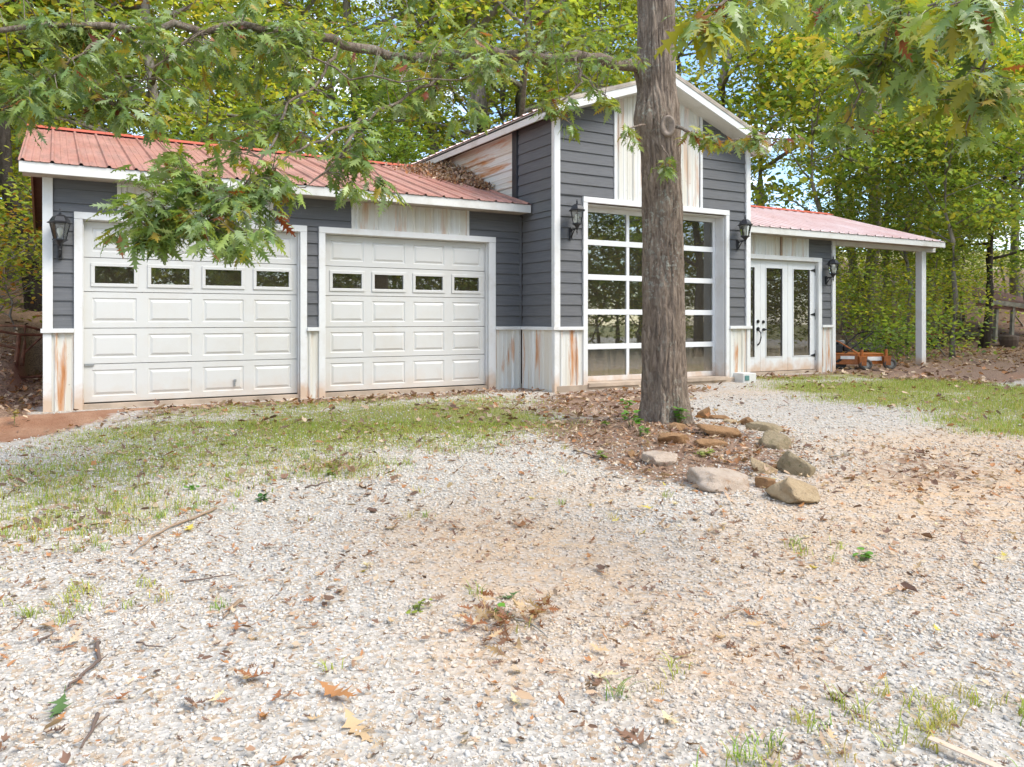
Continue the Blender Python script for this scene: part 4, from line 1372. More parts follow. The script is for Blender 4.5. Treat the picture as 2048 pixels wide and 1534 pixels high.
for px, t in ((20, 21), (70, 24), (-30, 19), (45, 28), (-60, 24), (90, 29)):
    bush('green' if px % 4 else 'autumn', px, t, 'shrub up on the leafy slope left of the garage', random.uniform(.9, 1.5))

# ------------------------------------------------------------------ the big oak in the drive
OT = 8.87
ob = at(1331, 850, OT)
oak = empty('oak_tree', 'big oak with furrowed bark standing in the gravel before the glass door', 'tree', (ob.x, ob.y, gz(ob.x, ob.y)))

def bark_trunk():
    # centre line and half widths read along the trunk
    cen = [(1332, 872), (1331, 850), (1331, 800), (1328, 700), (1326, 560), (1325, 430), (1322, 330), (1318, 260), (1313, 180), (1312, 100), (1312, 0), (1314, -120), (1320, -420), (1330, -900), (1345, -1400)]
    wid = [122, 108, 94, 88, 85, 82, 80, 86, 78, 76, 78, 80, 70, 56, 40]
    P = [at(x, y, OT) for x, y in cen]
    zs = np.array([p.z for p in P])
    xs_, ys_, ws = np.array([p.x for p in P]), np.array([p.y for p in P]), np.array(wid) / 2 * OT / F_PX
    nz, na = 340, 170
    z0, z1 = zs[0], zs[-1]
    tt = np.linspace(0, 1, nz) ** 1.55
    V = np.zeros((nz, na, 3))
    for i, t in enumerate(tt):
        z = z0 + (z1 - z0) * t
        cx, cy, w = np.interp(z, zs, xs_), np.interp(z, zs, ys_), np.interp(z, zs, ws)
        flare = math.exp(-max(0, z - zs[1]) * 4.0)
        for kk in range(na):
            a = 2 * math.pi * kk / na
            ca, sa = math.cos(a), math.sin(a)
            # plates: noise stretched along the trunk, wandering sideways
            wob = 0.25 * mnoise.noise((ca * 2, sa * 2, z * 1.3))
            a2 = a + wob * .35
            q = Vector((math.cos(a2) * 6.2, math.sin(a2) * 6.2, z * 2.1))
            n1 = 1 - abs(mnoise.noise(q)) * 2.4
            n2 = 1 - abs(mnoise.noise(Vector((math.cos(a2) * 13, math.sin(a2) * 13, z * 6 + 4)))) * 2
            bump = -0.024 * max(0, n1) ** 1.8 - 0.010 * max(0, n2) ** 2 + 0.012 * mnoise.noise((ca * 2, sa * 2, z * 1.1 + 9))
            rr = w * (1 + .20 * flare * math.sin(5 * a + 1) + .05 * mnoise.noise((ca * 1.5, sa * 1.5, z * .8))) + bump
            V[i, kk] = (cx + rr * ca, cy + rr * sa, z)
    # swelling of the collar at the left, about where the old branch was cut
    idx = np.arange(nz * na).reshape(nz, na)
    nx = np.roll(idx, -1, 1)
    Q = np.stack([idx[:-1], nx[:-1], nx[1:], idx[1:]], -1).reshape(-1)
    VV = V.reshape(-1, 3)
    col = at(1283, 238, OT - .1)
    for c_, amp, sz in ((col, .055, .16), (at(1300, 215, OT - .2), .03, .2), (at(1278, 135, OT - .05), .06, .13)):
        d = np.linalg.norm(VV - np.array(c_), axis=1)
        out = VV - np.stack([np.interp(VV[:, 2], zs, xs_), np.interp(VV[:, 2], zs, ys_), VV[:, 2]], 1)
        out /= np.linalg.norm(out, axis=1, keepdims=True)
        VV += out * (amp * np.exp(-(d / sz) ** 2))[:, None]
    me = np_mesh('trunk', VV, Q, np.arange(0, len(Q), 4), M['oakbark'], None, True)
    o = bpy.data.objects.new('trunk', me)
    C.objects.link(o)
    o.parent = oak
    o.matrix_parent_inverse = wm(oak).inverted()
bark_trunk()

# healed cut on the front of the trunk
sc_ = at(1336, 252, OT - .245)
fw = Vector((-FC, -FS, 0)); rt = Vector((FS, -FC, 0)); upv = Vector((0, 0, 1))
def ell(c, rx, rz_, off, n=22):
    return [c + rt * (rx * math.cos(w)) + upv * (rz_ * math.sin(w)) + fw * off for w in np.linspace(0, 2 * math.pi, n + 1)[:-1]]
mb = MB()
rings = [ell(sc_, .085, .125, -.04), ell(sc_, .080, .118, .012), ell(sc_, .064, .10, .022), ell(sc_, .045, .075, .004), ell(sc_, .02, .04, -.012)]
n_ = 22
vs = [p for r_ in rings for p in r_]
fs = [(i * n_ + q, i * n_ + (q + 1) % n_, (i + 1) * n_ + (q + 1) % n_, (i + 1) * n_ + q) for i in range(4) for q in range(n_)] + [tuple(4 * n_ + q for q in range(n_))]
mb.add(vs, fs)
scar = obj('branch_scar', mb, M['rock_pale'] if False else plain('healed_cut_wood', (0.24, 0.19, 0.15), .85, 0, .3, 18), oak, smooth=True)

BR = {
 'limb': ([(1300, 138, 8.87), (1262, 130, 8.75), (1180, 117, 8.5), (1060, 111, 8.2), (950, 104, 7.9), (840, 116, 7.6), (720, 97, 7.3), (600, 62, 7.0), (450, 52, 6.6), (250, 58, 6.2), (100, 50, 6.0), (-90, 62, 5.8)], .055, .014),
 'b1': ([(925, 118, 7.85), (860, 170, 7.4), (780, 212, 7.0), (690, 255, 6.6), (600, 300, 6.2), (520, 350, 5.9), (440, 390, 5.7), (330, 420, 5.5)], .014, .003),
 'b2': ([(675, 95, 7.15), (640, 160, 6.8), (575, 205, 6.5), (545, 290, 6.1), (480, 400, 5.7), (400, 450, 5.5), (310, 470, 5.4)], .012, .003),
 'b3': ([(720, 238, 6.7), (690, 300, 6.4), (650, 345, 6.3), (610, 375, 6.2)], .013, .004),
 'b4': ([(1300, -90, 8.87), (1100, -55, 8.0), (900, -30, 7.5), (700, -35, 7.0), (480, -45, 6.5), (250, -40, 6.2)], .05, .010),
 'b5': ([(1340, -260, 8.87), (1490, -190, 6.6), (1680, -120, 4.9), (1880, -90, 4.1), (2120, -60, 3.7)], .045, .008),
 'b6': ([(1590, -150, 5.6), (1500, -60, 4.0), (1440, 10, 3.3), (1390, 30, 3.05)], .008, .003),
 'b7': ([(1870, -85, 4.15), (1800, 60, 4.1), (1730, 170, 4.1), (1690, 250, 4.1)], .010, .003),
 'b8': ([(1960, -80, 4.0), (1985, 90, 3.9), (1930, 260, 3.9)], .010, .003),
 'b9': ([(1350, 252, 8.65), (1420, 286, 8.4), (1490, 279, 8.2), (1590, 276, 8.0)], .017, .005),
 'b10': ([(1290, 250, 8.62), (1262, 256, 8.4), (1240, 270, 8.3)], .009, .004),
 'b11': ([(1322, 290, 8.64), (1338, 315, 8.4), (1330, 335, 8.3)], .008, .003),
 'b12': ([(1150, 113, 8.4), (1165, 165, 8.0), (1120, 205, 7.7), (1085, 225, 7.6)], .013, .004),
 'b13': ([(1165, 150, 8.1), (1210, 190, 7.8), (1225, 215, 7.7)], .008, .003),
 'b14': ([(230, 60, 6.15), (140, 120, 5.9), (60, 190, 5.8), (30, 230, 5.8)], .011, .003),
 'b15': ([(420, 54, 6.5), (330, 120, 6.2), (230, 210, 6.0)], .010, .003),
 'b16': ([(560, 62, 6.9), (700, 160, 6.6), (900, 160, 6.5), (980, 140, 6.5)], .007, .003),
 'b17': ([(2080, -70, 3.75), (1990, -20, 3.3), (1900, 10, 3.1)], .008, .003),
 'b18': ([(700, 245, 6.65), (700, 300, 6.5), (660, 345, 6.45), (640, 330, 6.4)], .006, .003),
}
bpts = []
brm = {}
for key, (pts, r0, r1) in BR.items():
    P = [at(*p) for p in pts]
    # finer and slightly crooked
    F = [P[0]]
    for a, b in zip(P[:-1], P[1:]):
        nsub = 4
        for q in range(1, nsub + 1):
            w = a.lerp(b, q / nsub)
            if q < nsub:
                s = (b - a).length * .045
                w += Vector((random.uniform(-s, s), random.uniform(-s, s), random.uniform(-s, s)))
            F.append(w)
    nF = len(F)
    rad = [r0 * (1 - i / (nF - 1)) ** .8 + r1 for i in range(nF)]
    rad = [q * random.uniform(.92, 1.1) for q in rad]
    o = obj('limb' if r0 > .04 else 'branch', MB().tube(F, rad, 12 if r0 > .05 else 7), M['oakbark'], oak, smooth=True)
    bpts += F
BP = np.array([tuple(p) for p in bpts])

# leafy sprays: (px, py, spread px, spread py, depth, depth jitter, number, leaf length)
SPRAYS = [
 (420, 400, 112, 62, 5.55, .30, 50, .165), (330, 455, 85, 38, 5.4, .25, 26, .165), (500, 470, 60, 34, 5.5, .25, 13, .165), (255, 400, 35, 26, 5.3, .2, 7, .15), (545, 345, 45, 38, 5.9, .25, 12, .16), (380, 330, 80, 40, 5.9, .3, 18, .16),
 (690, 335, 40, 34, 6.35, .25, 12, .16), (775, 375, 26, 16, 6.4, .15, 4, .16), (730, 280, 50, 35, 6.5, .3, 6, .155), (600, 250, 80, 40, 6.4, .4, 14, .155), (470, 250, 90, 45, 6.3, .4, 15, .155),
 (120, 150, 110, 65, 5.9, .3, 34, .165), (40, 190, 50, 45, 5.8, .2, 14, .165), (250, 190, 80, 60, 6.0, .3, 22, .16), (350, 90, 160, 70, 6.4, .4, 34, .155), (150, 30, 150, 45, 6.1, .4, 24, .155), (520, 110, 110, 60, 6.8, .4, 26, .155), (600, 20, 160, 40, 6.7, .4, 20, .155),
 (500, 62, 120, 26, 6.7, .25, 22, .15), (820, 112, 120, 24, 7.5, .25, 20, .15), (1020, 108, 110, 22, 8.0, .25, 16, .15), (200, 62, 130, 24, 6.1, .2, 16, .15),
 (760, 140, 110, 70, 7.0, .5, 20, .15), (900, 60, 120, 60, 7.5, .5, 22, .155), (980, 120, 60, 40, 6.5, .3, 9, .17), (1080, 70, 110, 60, 8.0, .5, 22, .155), (1180, 120, 60, 45, 7.9, .4, 12, .16), (860, 210, 90, 40, 7.2, .4, 10, .155),
 (1110, 205, 45, 26, 7.6, .2, 9, .15), (1205, 205, 30, 26, 7.7, .2, 5, .15), (1290, 105, 20, 20, 8.35, .1, 3, .15),
 (1262, 268, 14, 12, 8.3, .1, 3, .15), (1328, 322, 18, 22, 8.3, .1, 4, .15), (1410, 275, 35, 16, 8.3, .15, 8, .15), (1500, 280, 50, 20, 8.1, .2, 10, .15), (1580, 275, 30, 16, 8.0, .15, 5, .15),
 (1400, 45, 28, 16, 3.05, .08, 3, .17), (1475, 20, 28, 22, 3.5, .15, 3, .17), (1560, 0, 60, 25, 4.6, .3, 6, .165),
 (1700, 110, 60, 50, 4.15, .2, 9, .165), (1690, 235, 25, 16, 4.1, .1, 3, .16), (1790, 70, 90, 45, 4.2, .25, 14, .165), (1900, 60, 100, 50, 3.7, .3, 15, .17), (1930, 180, 80, 50, 3.9, .2, 11, .165), (2020, 160, 45, 60, 3.8, .2, 9, .165), (1840, 150, 60, 40, 4.1, .2, 7, .165), (1850, 10, 120, 30, 3.9, .3, 10, .165), (1960, 20, 60, 25, 3.2, .15, 6, .17), (1640, 20, 50, 30, 5.0, .3, 6, .165),
]
OAKPAL = np.array([(.155, .235, .065), (.20, .285, .075), (.25, .325, .085), (.12, .19, .058), (.24, .31, .15)])
OAKYEL = np.array([(.30, .29, .03), (.25, .27, .032), (.20, .25, .032), (.32, .24, .04)])
OAKRED = np.array([(.22, .07, .025), (.30, .13, .05), (.20, .045, .02)])
tw = MB()
leaf_T, leaf_ax, leaf_nm, leaf_s, leaf_c = [], [], [], [], []
for (px, py, sx, sy, t, tj, n, ll) in SPRAYS:
    for q in range(n):
        P = at(px + random.gauss(0, .62) * sx, py + random.gauss(0, .62) * sy, t + random.gauss(0, tj * .6))
        d2 = np.linalg.norm(BP - np.array(P), axis=1)
        a = Vector(BP[int(np.argmin(d2))])
        if (P - a).length > 1.1: a = P + (a - P).normalized() * 0.5
        out = (P - a)
        out = out.normalized() if out.length > .05 else Vector((random.uniform(-1, 1), random.uniform(-1, 1), -.3)).normalized()
        m_ = a.lerp(P, .5) + Vector((0, 0, .12 * (P - a).length))
        tw.tube([a, m_, P], [.0045, .0032, .0018], 4, False)
        k = random.randint(7, 11)
        yel = random.random()
        fy = .30 if (1050 < px < 1300 and py > 150) or px > 1380 else .13
        fr = .10 if 1380 < px < 1620 and py > 200 else .03
        for j in range(k):
            w = 2.4 * j + random.uniform(-.4, .4)
            side = Vector((math.cos(w), math.sin(w), random.uniform(-.75, .35)))
            ax = (out * random.uniform(.2, .9) + side * .8 + Vector((0, 0, -.35 - .3 * random.random()))).normalized()
            base = P - out * (.13 * (j / k)) + Vector((random.gauss(0, .015), random.gauss(0, .015), random.gauss(0, .015)))
            leaf_T.append(tuple(base + ax * .03)); leaf_ax.append(tuple(ax))
            leaf_nm.append((random.gauss(0, .45), random.gauss(0, .45), 1.0))
            leaf_s.append(ll * random.uniform(.62, 1.12))
            u = random.random()
            pal_ = OAKRED if u < fr else OAKYEL if u < fr + fy * (2.2 if yel < .25 else .6) else OAKPAL
            c_ = pal_[random.randrange(len(pal_))] * random.uniform(.8, 1.25)
            leaf_c.append(c_)
obj('twigs', tw, M['oakbark'], oak)['kind'] = 'stuff'
leaf_T, leaf_ax, leaf_nm, leaf_s, leaf_c = map(np.array, (leaf_T, leaf_ax, leaf_nm, leaf_s, leaf_c))
LR = frames(leaf_ax, leaf_nm, leaf_s)
# the three hundred leaves that show largest are pieces of their own, the others one mass
u_ = (leaf_T[:, 0] * FS - leaf_T[:, 1] * FC); v_ = leaf_T[:, 0] * FC + leaf_T[:, 1] * FS
ppx = 1024 + F_PX * u_ / v_; ppy = 640 - F_PX * (leaf_T[:, 2] - CAM_H) / v_
vis = (ppx > 5) & (ppx < 2043) & (ppy > 5)
size_ = np.where(vis, leaf_s / v_, 0)
order = np.argsort(-size_)
big = set(order[:300].tolist())
from mathutils import Matrix
# a few shared tinted meshes for the single leaves
tints = [tuple(c) for c in OAKPAL] + [tuple(c) for c in OAKYEL[:3]] + [tuple(c) for c in OAKRED[:2]]
single = {}
inv = wm(oak).inverted()
for i in order[:300]:
    ti = int(np.argmin([np.abs(np.array(c) - leaf_c[i]).sum() for c in tints]))
    sh = int(i) % 3
    if (ti, sh) not in single:
        bv, bf = OAKS[sh]
        single[(ti, sh)] = stamp('leaf', bv, bf, np.eye(3)[None], np.zeros((1, 3)), np.array([tints[ti]]), M['oakleaf'], True)
    o = bpy.data.objects.new('leaf', single[(ti, sh)])
    C.objects.link(o)
    o.parent = oak
    m4 = Matrix([list(LR[i][0]) + [leaf_T[i][0]], list(LR[i][1]) + [leaf_T[i][1]], list(LR[i][2]) + [leaf_T[i][2]], [0, 0, 0, 1]])
    o.matrix_parent_inverse = inv
    o.matrix_basis = m4
rest = np.array([i for i in range(len(leaf_T)) if i not in big])
for sh in (0,):
    Vs, Ls, Ss, Cs = [], [], [], []
    ov = ol = 0
    for q in range(3):
        ii = rest[rest % 3 == q]
        bv, bf = OAKS[q]
        V_ = (np.einsum('nij,kj->nki', LR[ii], bv) + leaf_T[ii][:, None, :]).reshape(-1, 3)
        flat = np.array([a for f_ in bf for a in f_]); st = np.cumsum([0] + [len(f_) for f_ in bf])[:-1]
        Ls.append((flat[None] + (np.arange(len(ii)) * len(bv))[:, None]).ravel() + ov)
        Ss.append((st[None] + (np.arange(len(ii)) * len(flat))[:, None]).ravel() + ol)
        Vs.append(V_); Cs.append(np.repeat(leaf_c[ii], len(bv), 0))
        ov += len(V_); ol += len(Ls[-1])
    me = np_mesh('crown', np.concatenate(Vs), np.concatenate(Ls), np.concatenate(Ss), M['oakleaf'], np.concatenate(Cs), True)
    o = bpy.data.objects.new('crown', me)
    C.objects.link(o)
    o.parent = oak
    o.matrix_parent_inverse = inv
    o['kind'] = 'stuff'

# ------------------------------------------------------------------ stones round the oak
def stone(px, py, w, h, depth, mat, label, rz=0.0, tilt=0.0, lift=0.0, seed=0, flat=1.0):
    p = gp(px, py)
    t = p.x * FC + p.y * FS
    sx, sz = w * t / F_PX / 2 * 1.22, h * t / F_PX / 2 * 1.0
    r = random.Random(seed)
    bmv, bmf = ICO2
    off = Vector((r.uniform(0, 50), r.uniform(0, 50), r.uniform(0, 50)))
    vs = []
    planes = [(Vector((r.gauss(0, 1), r.gauss(0, 1), r.gauss(0, .8))).normalized(), r.uniform(.52, .8)) for _ in range(11)] + [(Vector((r.gauss(0, .18), r.gauss(0, .18), 1)).normalized(), r.uniform(.5, .66))]
    for v in bmv:
        q = Vector(v) * 1.12
        a = 1 + .26 * mnoise.noise(q * 1.1 + off) + .15 * mnoise.noise(q * 2.6 + off) + .08 * mnoise.noise(q * 6 + off)
        q = q * a
        for nn, dd in planes:         # broken flat faces
            e = q.dot(nn) - dd
            if e > 0: q = q - nn * (e * .92)
        q = q * (1 + .05 * mnoise.noise(q * 7 + off) + .03 * mnoise.noise(q * 17 + off))
        q = Vector((q.x * sx, q.y * depth / 2, q.z * sz * 1.2))
        q = Vector((q.x * math.cos(tilt) - q.z * math.sin(tilt), q.y, q.x * math.sin(tilt) + q.z * math.cos(tilt)))
        vs.append(q)
    o = obj('stone', MB().add(vs, bmf), M[mat], None, smooth=True)
    o.location = (p.x, p.y, p.z + sz * (.38 + lift))
    o.rotation_euler = (0, 0, -YAW + rz)
    return tag(o, label, 'stone', 'fieldstones laid round the oak')

import bmesh
bm = bmesh.new()
bmesh.ops.create_icosphere(bm, subdivisions=4, radius=1)
ICO2 = ([v.co.copy() for v in bm.verts], [tuple(v.index for v in f.verts) for f in bm.faces])
bm.free()

STONES = [
 (1352, 884, 60, 30, .26, 'rock_brown', 'rounded orange brown stone nearest the oak trunk on its front side', .2, -.15),
 (1358, 860, 42, 22, .2, 'rock_brown', 'small brown stone tucked between the oak trunk and an orange brown stone', -.3, -.1),
 (1412, 894, 62, 26, .18, 'rock_brown', 'flat brown slab lying just right of the orange brown stones', .15, -.12),
 (1450, 872, 82, 32, .3, 'rock_brown', 'long tapered brown stone in the middle of the ring', -.1, -.08),
 (1405, 836, 34, 28, .2, 'rock_brown', 'upright brown stone right behind the oak trunk', .2, .5),
 (1440, 838, 46, 14, .16, 'rock_brown', 'thin brown stone at the back of the ring', 0, -.15),
 (1493, 850, 24, 26, .18, 'rock_brown', 'small upright brown stone touching the long grey one', .3, .3),
 (1533, 862, 76, 28, .3, 'rock_grey', 'long grey stone at the back right of the ring', -.1, -.22),
 (1557, 892, 58, 42, .34, 'rock_grey', 'dark mossy stone at the right of the ring below the long grey one', -.2, -.2),
 (1318, 924, 72, 34, .4, 'rock_pale', 'flat whitish stone half sunk left of the ring', .1, .05),
 (1455, 970, 116, 46, .5, 'rock_pale', 'largest flat pinkish stone at the front of the ring', -.12, -.12),
 (1524, 942, 62, 28, .2, 'rock_tan', 'oblong tan stone leaning beside the largest pinkish one', -.2, -.5),
 (1531, 974, 34, 32, .22, 'rock_brown', 'small brown block wedged between the two front boulders', .3, .1),
 (1596, 994, 92, 62, .46, 'rock_tan', 'big rough tan boulder at the front right of the ring', -.15, -.2),
 (1602, 946, 66, 50, .4, 'rock_grey', 'smooth olive grey stone behind the rough tan boulder', -.3, -.45),
 (1560, 938, 22, 16, .12, 'rock_brown', 'fist sized brown stone between the oblong and olive stones', .1, .1),
 (1460, 846, 34, 12, .16, 'rock_tan', 'small pale stone at the back of the ring near the thin brown one', 0, 0),
 (1412, 908, 30, 14, .14, 'rock_tan', 'small yellowish stone in front of the flat brown slab', .2, -.2),
 (1262, 912, 16, 14, .1, 'rock_brown', 'small brown stone left of the half sunk whitish one', 0, .2),
]
for i, s_ in enumerate(STONES):
    stone(*s_[:7], rz=s_[7], tilt=s_[8], seed=100 + i)
# ------------------------------------------------------------------ gravel: real stones lying on the drive
def ico(sub, seed):
    """one crushed stone: a ball with a dozen broken faces"""
    b = bmesh.new()
    bmesh.ops.create_icosphere(b, subdivisions=sub, radius=1)
    r = random.Random(seed)
    o = Vector((r.uniform(0, 90), r.uniform(0, 90), r.uniform(0, 90)))
    pl = [(Vector((r.gauss(0, 1), r.gauss(0, 1), r.gauss(0, 1))).normalized(), r.uniform(.5, .8)) for _ in range(9)]
    v = []
    for q in b.verts:
        p = q.co * (1.1 + .5 * mnoise.noise(q.co * 1.3 + o))
        for n, d in pl:
            e = p.dot(n) - d
            if e > 0: p = p - n * e
        v.append((p.x * 1.15, p.y * .85, p.z * .62))
    f = [tuple(x.index for x in g.verts) for g in b.faces]
    b.free()
    return np.array(v), f

def scatter_view(n, t0, t1, margin=60, power=1.0):
    """ground points inside the field of view between two depths, even per square metre"""
    t = np.sqrt(rng.uniform(t0 * t0, t1 * t1, n))
    u = rng.uniform(-(1024 + margin) / F_PX, (1024 + margin) / F_PX, n)
    return t * (FC + FS * u), t * (FS - FC * u), t

GP = np.array([(.47, .435, .385), (.53, .50, .455), (.40, .37, .325), (.36, .345, .325), (.57, .545, .50), (.47, .385, .295), (.25, .245, .24), (.49, .435, .36), (.38, .28, .19)])
GW = np.array([.22, .22, .14, .08, .14, .08, .03, .06, .03])
parts_ = []
for (n, t0, t1, sub, smin, smax) in ((4400, 2.25, 3.5, 2, .0065, .0155), (22000, 2.25, 3.6, 1, .003, .0075), (26000, 3.4, 5.2, 1, .0045, .0145), (32000, 5.1, 8.2, 1, .008, .018), (16000, 8.1, 12.5, 1, .011, .02)):
    X, Y, t = scatter_view(n, t0, t1)
    keep = np.zeros(n, bool); zz = np.zeros(n); du_ = np.zeros(n)
    for i in range(n):
        x, y = X[i], Y[i]
        if (y > 10.2 and XI - .2 < x < XR + .05) or y > 11.2: continue
        lit, grn, cl, du = masks(x, y)
        p = 1 - .92 * min(1, lit) - .70 * min(1, grn) - 1.1 * min(1, cl) - .45 * min(1, du)
        p *= .55 + .75 * (mnoise.noise((x * 1.6, y * 1.6, 5.5)) * .5 + .5)
        if rng.random() < p:
            keep[i] = True; zz[i] = gz(x, y); du_[i] = du
    ii = np.nonzero(keep)[0]
    m = len(ii)
    s = rng.uniform(0, 1, m) ** 1.9 * (smax - smin) + smin
    ax, nm = rot_small(m, .35)
    T = np.stack([X[ii], Y[ii], zz[ii] + s * .22], 1)
    c = GP[rng.choice(len(GP), m, p=GW / GW.sum())] * rng.uniform(.85, 1.1, (m, 1))
    dd = np.clip(du_[ii] + rng.normal(0, .2, m), 0, 1)[:, None]
    c = c * (1 - .6 * dd) + np.array([.48, .33, .20]) * .65 * dd
    R = frames(ax, nm, s * 1.0)
    for q in range(5):
        sel = np.arange(m) % 5 == q
        bv, bf = ico(sub, 60 + q + sub * 7)
        parts_.append((bv, bf, R[sel], T[sel], c[sel]))

def join_stamps(name, lst, mat, smooth):
    Vs, Ls, Ss, Cs = [], [], [], []
    ov = ol = 0
    for bv, bf, R, T, c in lst:
        if not len(T): continue
        V_ = (np.einsum('nij,kj->nki', R, bv) + T[:, None, :]).reshape(-1, 3)
        flat = np.array([a for f_ in bf for a in f_]); st = np.cumsum([0] + [len(f_) for f_ in bf])[:-1]
        Ls.append((flat[None] + (np.arange(len(T)) * len(bv))[:, None]).ravel() + ov)
        Ss.append((st[None] + (np.arange(len(T)) * len(flat))[:, None]).ravel() + ol)
        Vs.append(V_); Cs.append(np.repeat(c, len(bv), 0))
        ov += len(V_); ol += len(Ls[-1])
    me = np_mesh(name, np.concatenate(Vs), np.concatenate(Ls), np.concatenate(Ss), mat, np.concatenate(Cs), smooth)
    o = bpy.data.objects.new(name, me)
    C.objects.link(o)
    return o
tag(join_stamps('gravel', parts_, M['pebble'], False), 'pale grey crushed gravel spread over the drive', 'gravel', None, 'stuff')

# ------------------------------------------------------------------ leaf litter
LP = np.array([(.36, .23, .15), (.27, .16, .10), (.20, .115, .08), (.44, .31, .21), (.52, .40, .28), (.38, .18, .08), (.15, .09, .065), (.47, .33, .23)])
lst = []
pool = []
for (n, t0, t1, sc, base) in ((9000, 2.3, 5.0, .42, .30), (9000, 4.8, 9.0, .6, .22), (1300, 2.3, 5.0, .9, .08), (7000, 4.8, 9.0, .95, .06), (17000, 8.8, 15.5, 1.15, .03), (17000, 15, 34, 1.7, .0), (8000, 33, 55, 2.6, 0)):
    X, Y, t = scatter_view(n, t0, t1, 80 if t0 < 8 else 420)
    for i in range(n):
        x, y = X[i], Y[i]
        if (y > 10.15 and XI - .1 < x < XR + .1) or (y > 11.1 and -.15 < x < 14.8 and y < 18.6): continue
        lit, grn, cl, du = masks(x, y)
        k = mnoise.noise((x * 1.3, y * 1.3, 2.2)) * .5 + .5
        p = base * k * 2 + min(1, lit) * (1.0 if t[i] < 16 else .9) * (.35 + .9 * k) + .30 * min(1, grn) * k
        if cl > .5: p *= .3
        if rng.random() < p:
            pool.append((x, y, gz(x, y), sc))
pool = np.array(pool)
m = len(pool)
ax, nm = rot_small(m, .38)
s = rng.uniform(.045, .115, m) * pool[:, 3]
T = pool[:, :3].copy(); T[:, 2] += .006 + rng.uniform(0, .02, m)
c = LP[rng.integers(0, len(LP), m)] * rng.uniform(.7, 1.2, (m, 1))
R = frames(ax, nm, s)
CURL = [(np.array([(0, 0, .10), (.26, .30, .16), (.30, .55, .22), (.12, .72, .05), (0, 1, .2), (-.14, .70, .05), (-.30, .50, .2), (-.22, .26, .1), (0, .5, 0)]),
         [(0, 1, 8), (1, 2, 8), (2, 3, 8), (3, 4, 8), (4, 5, 8), (5, 6, 8), (6, 7, 8), (7, 0, 8)]),
        (np.array([(0, 0, .02), (.10, .3, .2), (.08, .8, .25), (0, 1, .1), (-.12, .7, .02), (-.1, .25, .05)]), [(0, 1, 2, 3), (0, 3, 4, 5)])]
near = pool[:, 3] < 1.1
lst = []
for q in range(4):
    sel = near & (np.arange(m) % 6 == q)
    lst.append((DRY[q][0], DRY[q][1], R[sel], T[sel], c[sel]))
for q in range(2):
    sel = (near & (np.arange(m) % 6 == 4 + q)) | (~near & (np.arange(m) % 2 == q))
    lst.append((CURL[q][0], CURL[q][1], R[sel], T[sel], c[sel]))
tag(join_stamps('leaf_litter', lst, M['dryleaf'], False), 'brown fallen leaves carpeting the earth and the slope', 'leaf litter', None, 'stuff')

# pile of leaves caught in the valley of the roof
n = 2600
w = rng.uniform(0, 1, n)
Yp = 12.3 + 3.0 * w + rng.normal(0, .1, n)
dx = np.abs(rng.normal(0, .22, n)) * (0.5 + 1.6 * np.sin(math.pi * np.clip(w, 0, 1)))
hh = np.clip(.25 * np.sin(math.pi * np.clip(w * .95 + .04, 0, 1)) - dx * .42, .01, 1) * rng.uniform(.3, 1, n)
T = np.stack([XI - .04 - dx, Yp, np.array([roofz(y) for y in Yp]) + .03 + hh], 1)
ax = rng.normal(0, 1, (n, 3)); nm = rng.normal(0, .6, (n, 3)) + np.array([[-.3, 0, 1]])
c = LP[rng.integers(0, len(LP), n)] * rng.uniform(.8, 1.3, (n, 1))
tag(join_stamps('leaf_pile', [(CURL[0][0], CURL[0][1], frames(ax, nm, rng.uniform(.05, .11, n)), T, c)], M['dryleaf'], False),
    'heap of dead leaves caught on the red roof against the middle bay', 'leaf pile', None, 'stuff')

# ------------------------------------------------------------------ grass
BL = (np.array([(-.05, 0, 0), (.05, 0, 0), (.045, .12, .45), (-.03, .12, .45), (0, .42, .92)]), [(0, 1, 2, 3), (3, 2, 4)])
gp_ = []
for (n, t0, t1) in ((16000, 2.3, 4.6), (110000, 4.5, 9.0), (150000, 8.5, 15.5), (45000, 14, 21)):
    X, Y, t = scatter_view(n, t0, t1, 60)
    for i in range(n):
        x, y = X[i], Y[i]
        if y > 11.15 or (y > 10.2 and XI - .1 < x < XR + .1): continue
        g = mask(GREEN, x, y)
        if g < .12: continue
        k = mnoise.noise((x * 2.1, y * 2.1, 8.8)) * .5 + .5
        k2 = mnoise.noise((x * 6.3, y * 6.3, 1.2)) * .5 + .5
        lawn = x > 9
        if rng.random() < (g * 1.25 - .12) * (.22 + 1.1 * k * k2 * (2.4 if not lawn else 3.0)):
            gp_.append((x, y, gz(x, y), k, g, 1.0 if lawn else .8))
gp_ = np.array(gp_)
m = len(gp_)
h = rng.uniform(.03, .08, m) * gp_[:, 5] * np.where(gp_[:, 1] < 6.6, 1.25, 1.0)
w = rng.uniform(0, 2 * math.pi, m)
tl = rng.uniform(.3, 1.5, m)
R = np.zeros((m, 3, 3))
R[:, 0, 0] = np.cos(w); R[:, 1, 0] = np.sin(w)
R[:, 0, 1] = -np.sin(w) * tl * 1.3; R[:, 1, 1] = np.cos(w) * tl * 1.3
R[:, 2, 2] = 1
R[:, 2, 1] = -.3 * tl
R = R * h[:, None, None]
R[:, :2, 0] *= (.009 / h * 7)[:, None] * .8
GC = np.array([(.26, .32, .055), (.32, .36, .065), (.20, .31, .05), (.38, .36, .09), (.44, .37, .16), (.16, .27, .045)])
ci = np.clip((gp_[:, 3] * 4 + rng.normal(0, 1.3, m)).astype(int), 0, 5)
c = GC[ci] * rng.uniform(.8, 1.25, (m, 1))
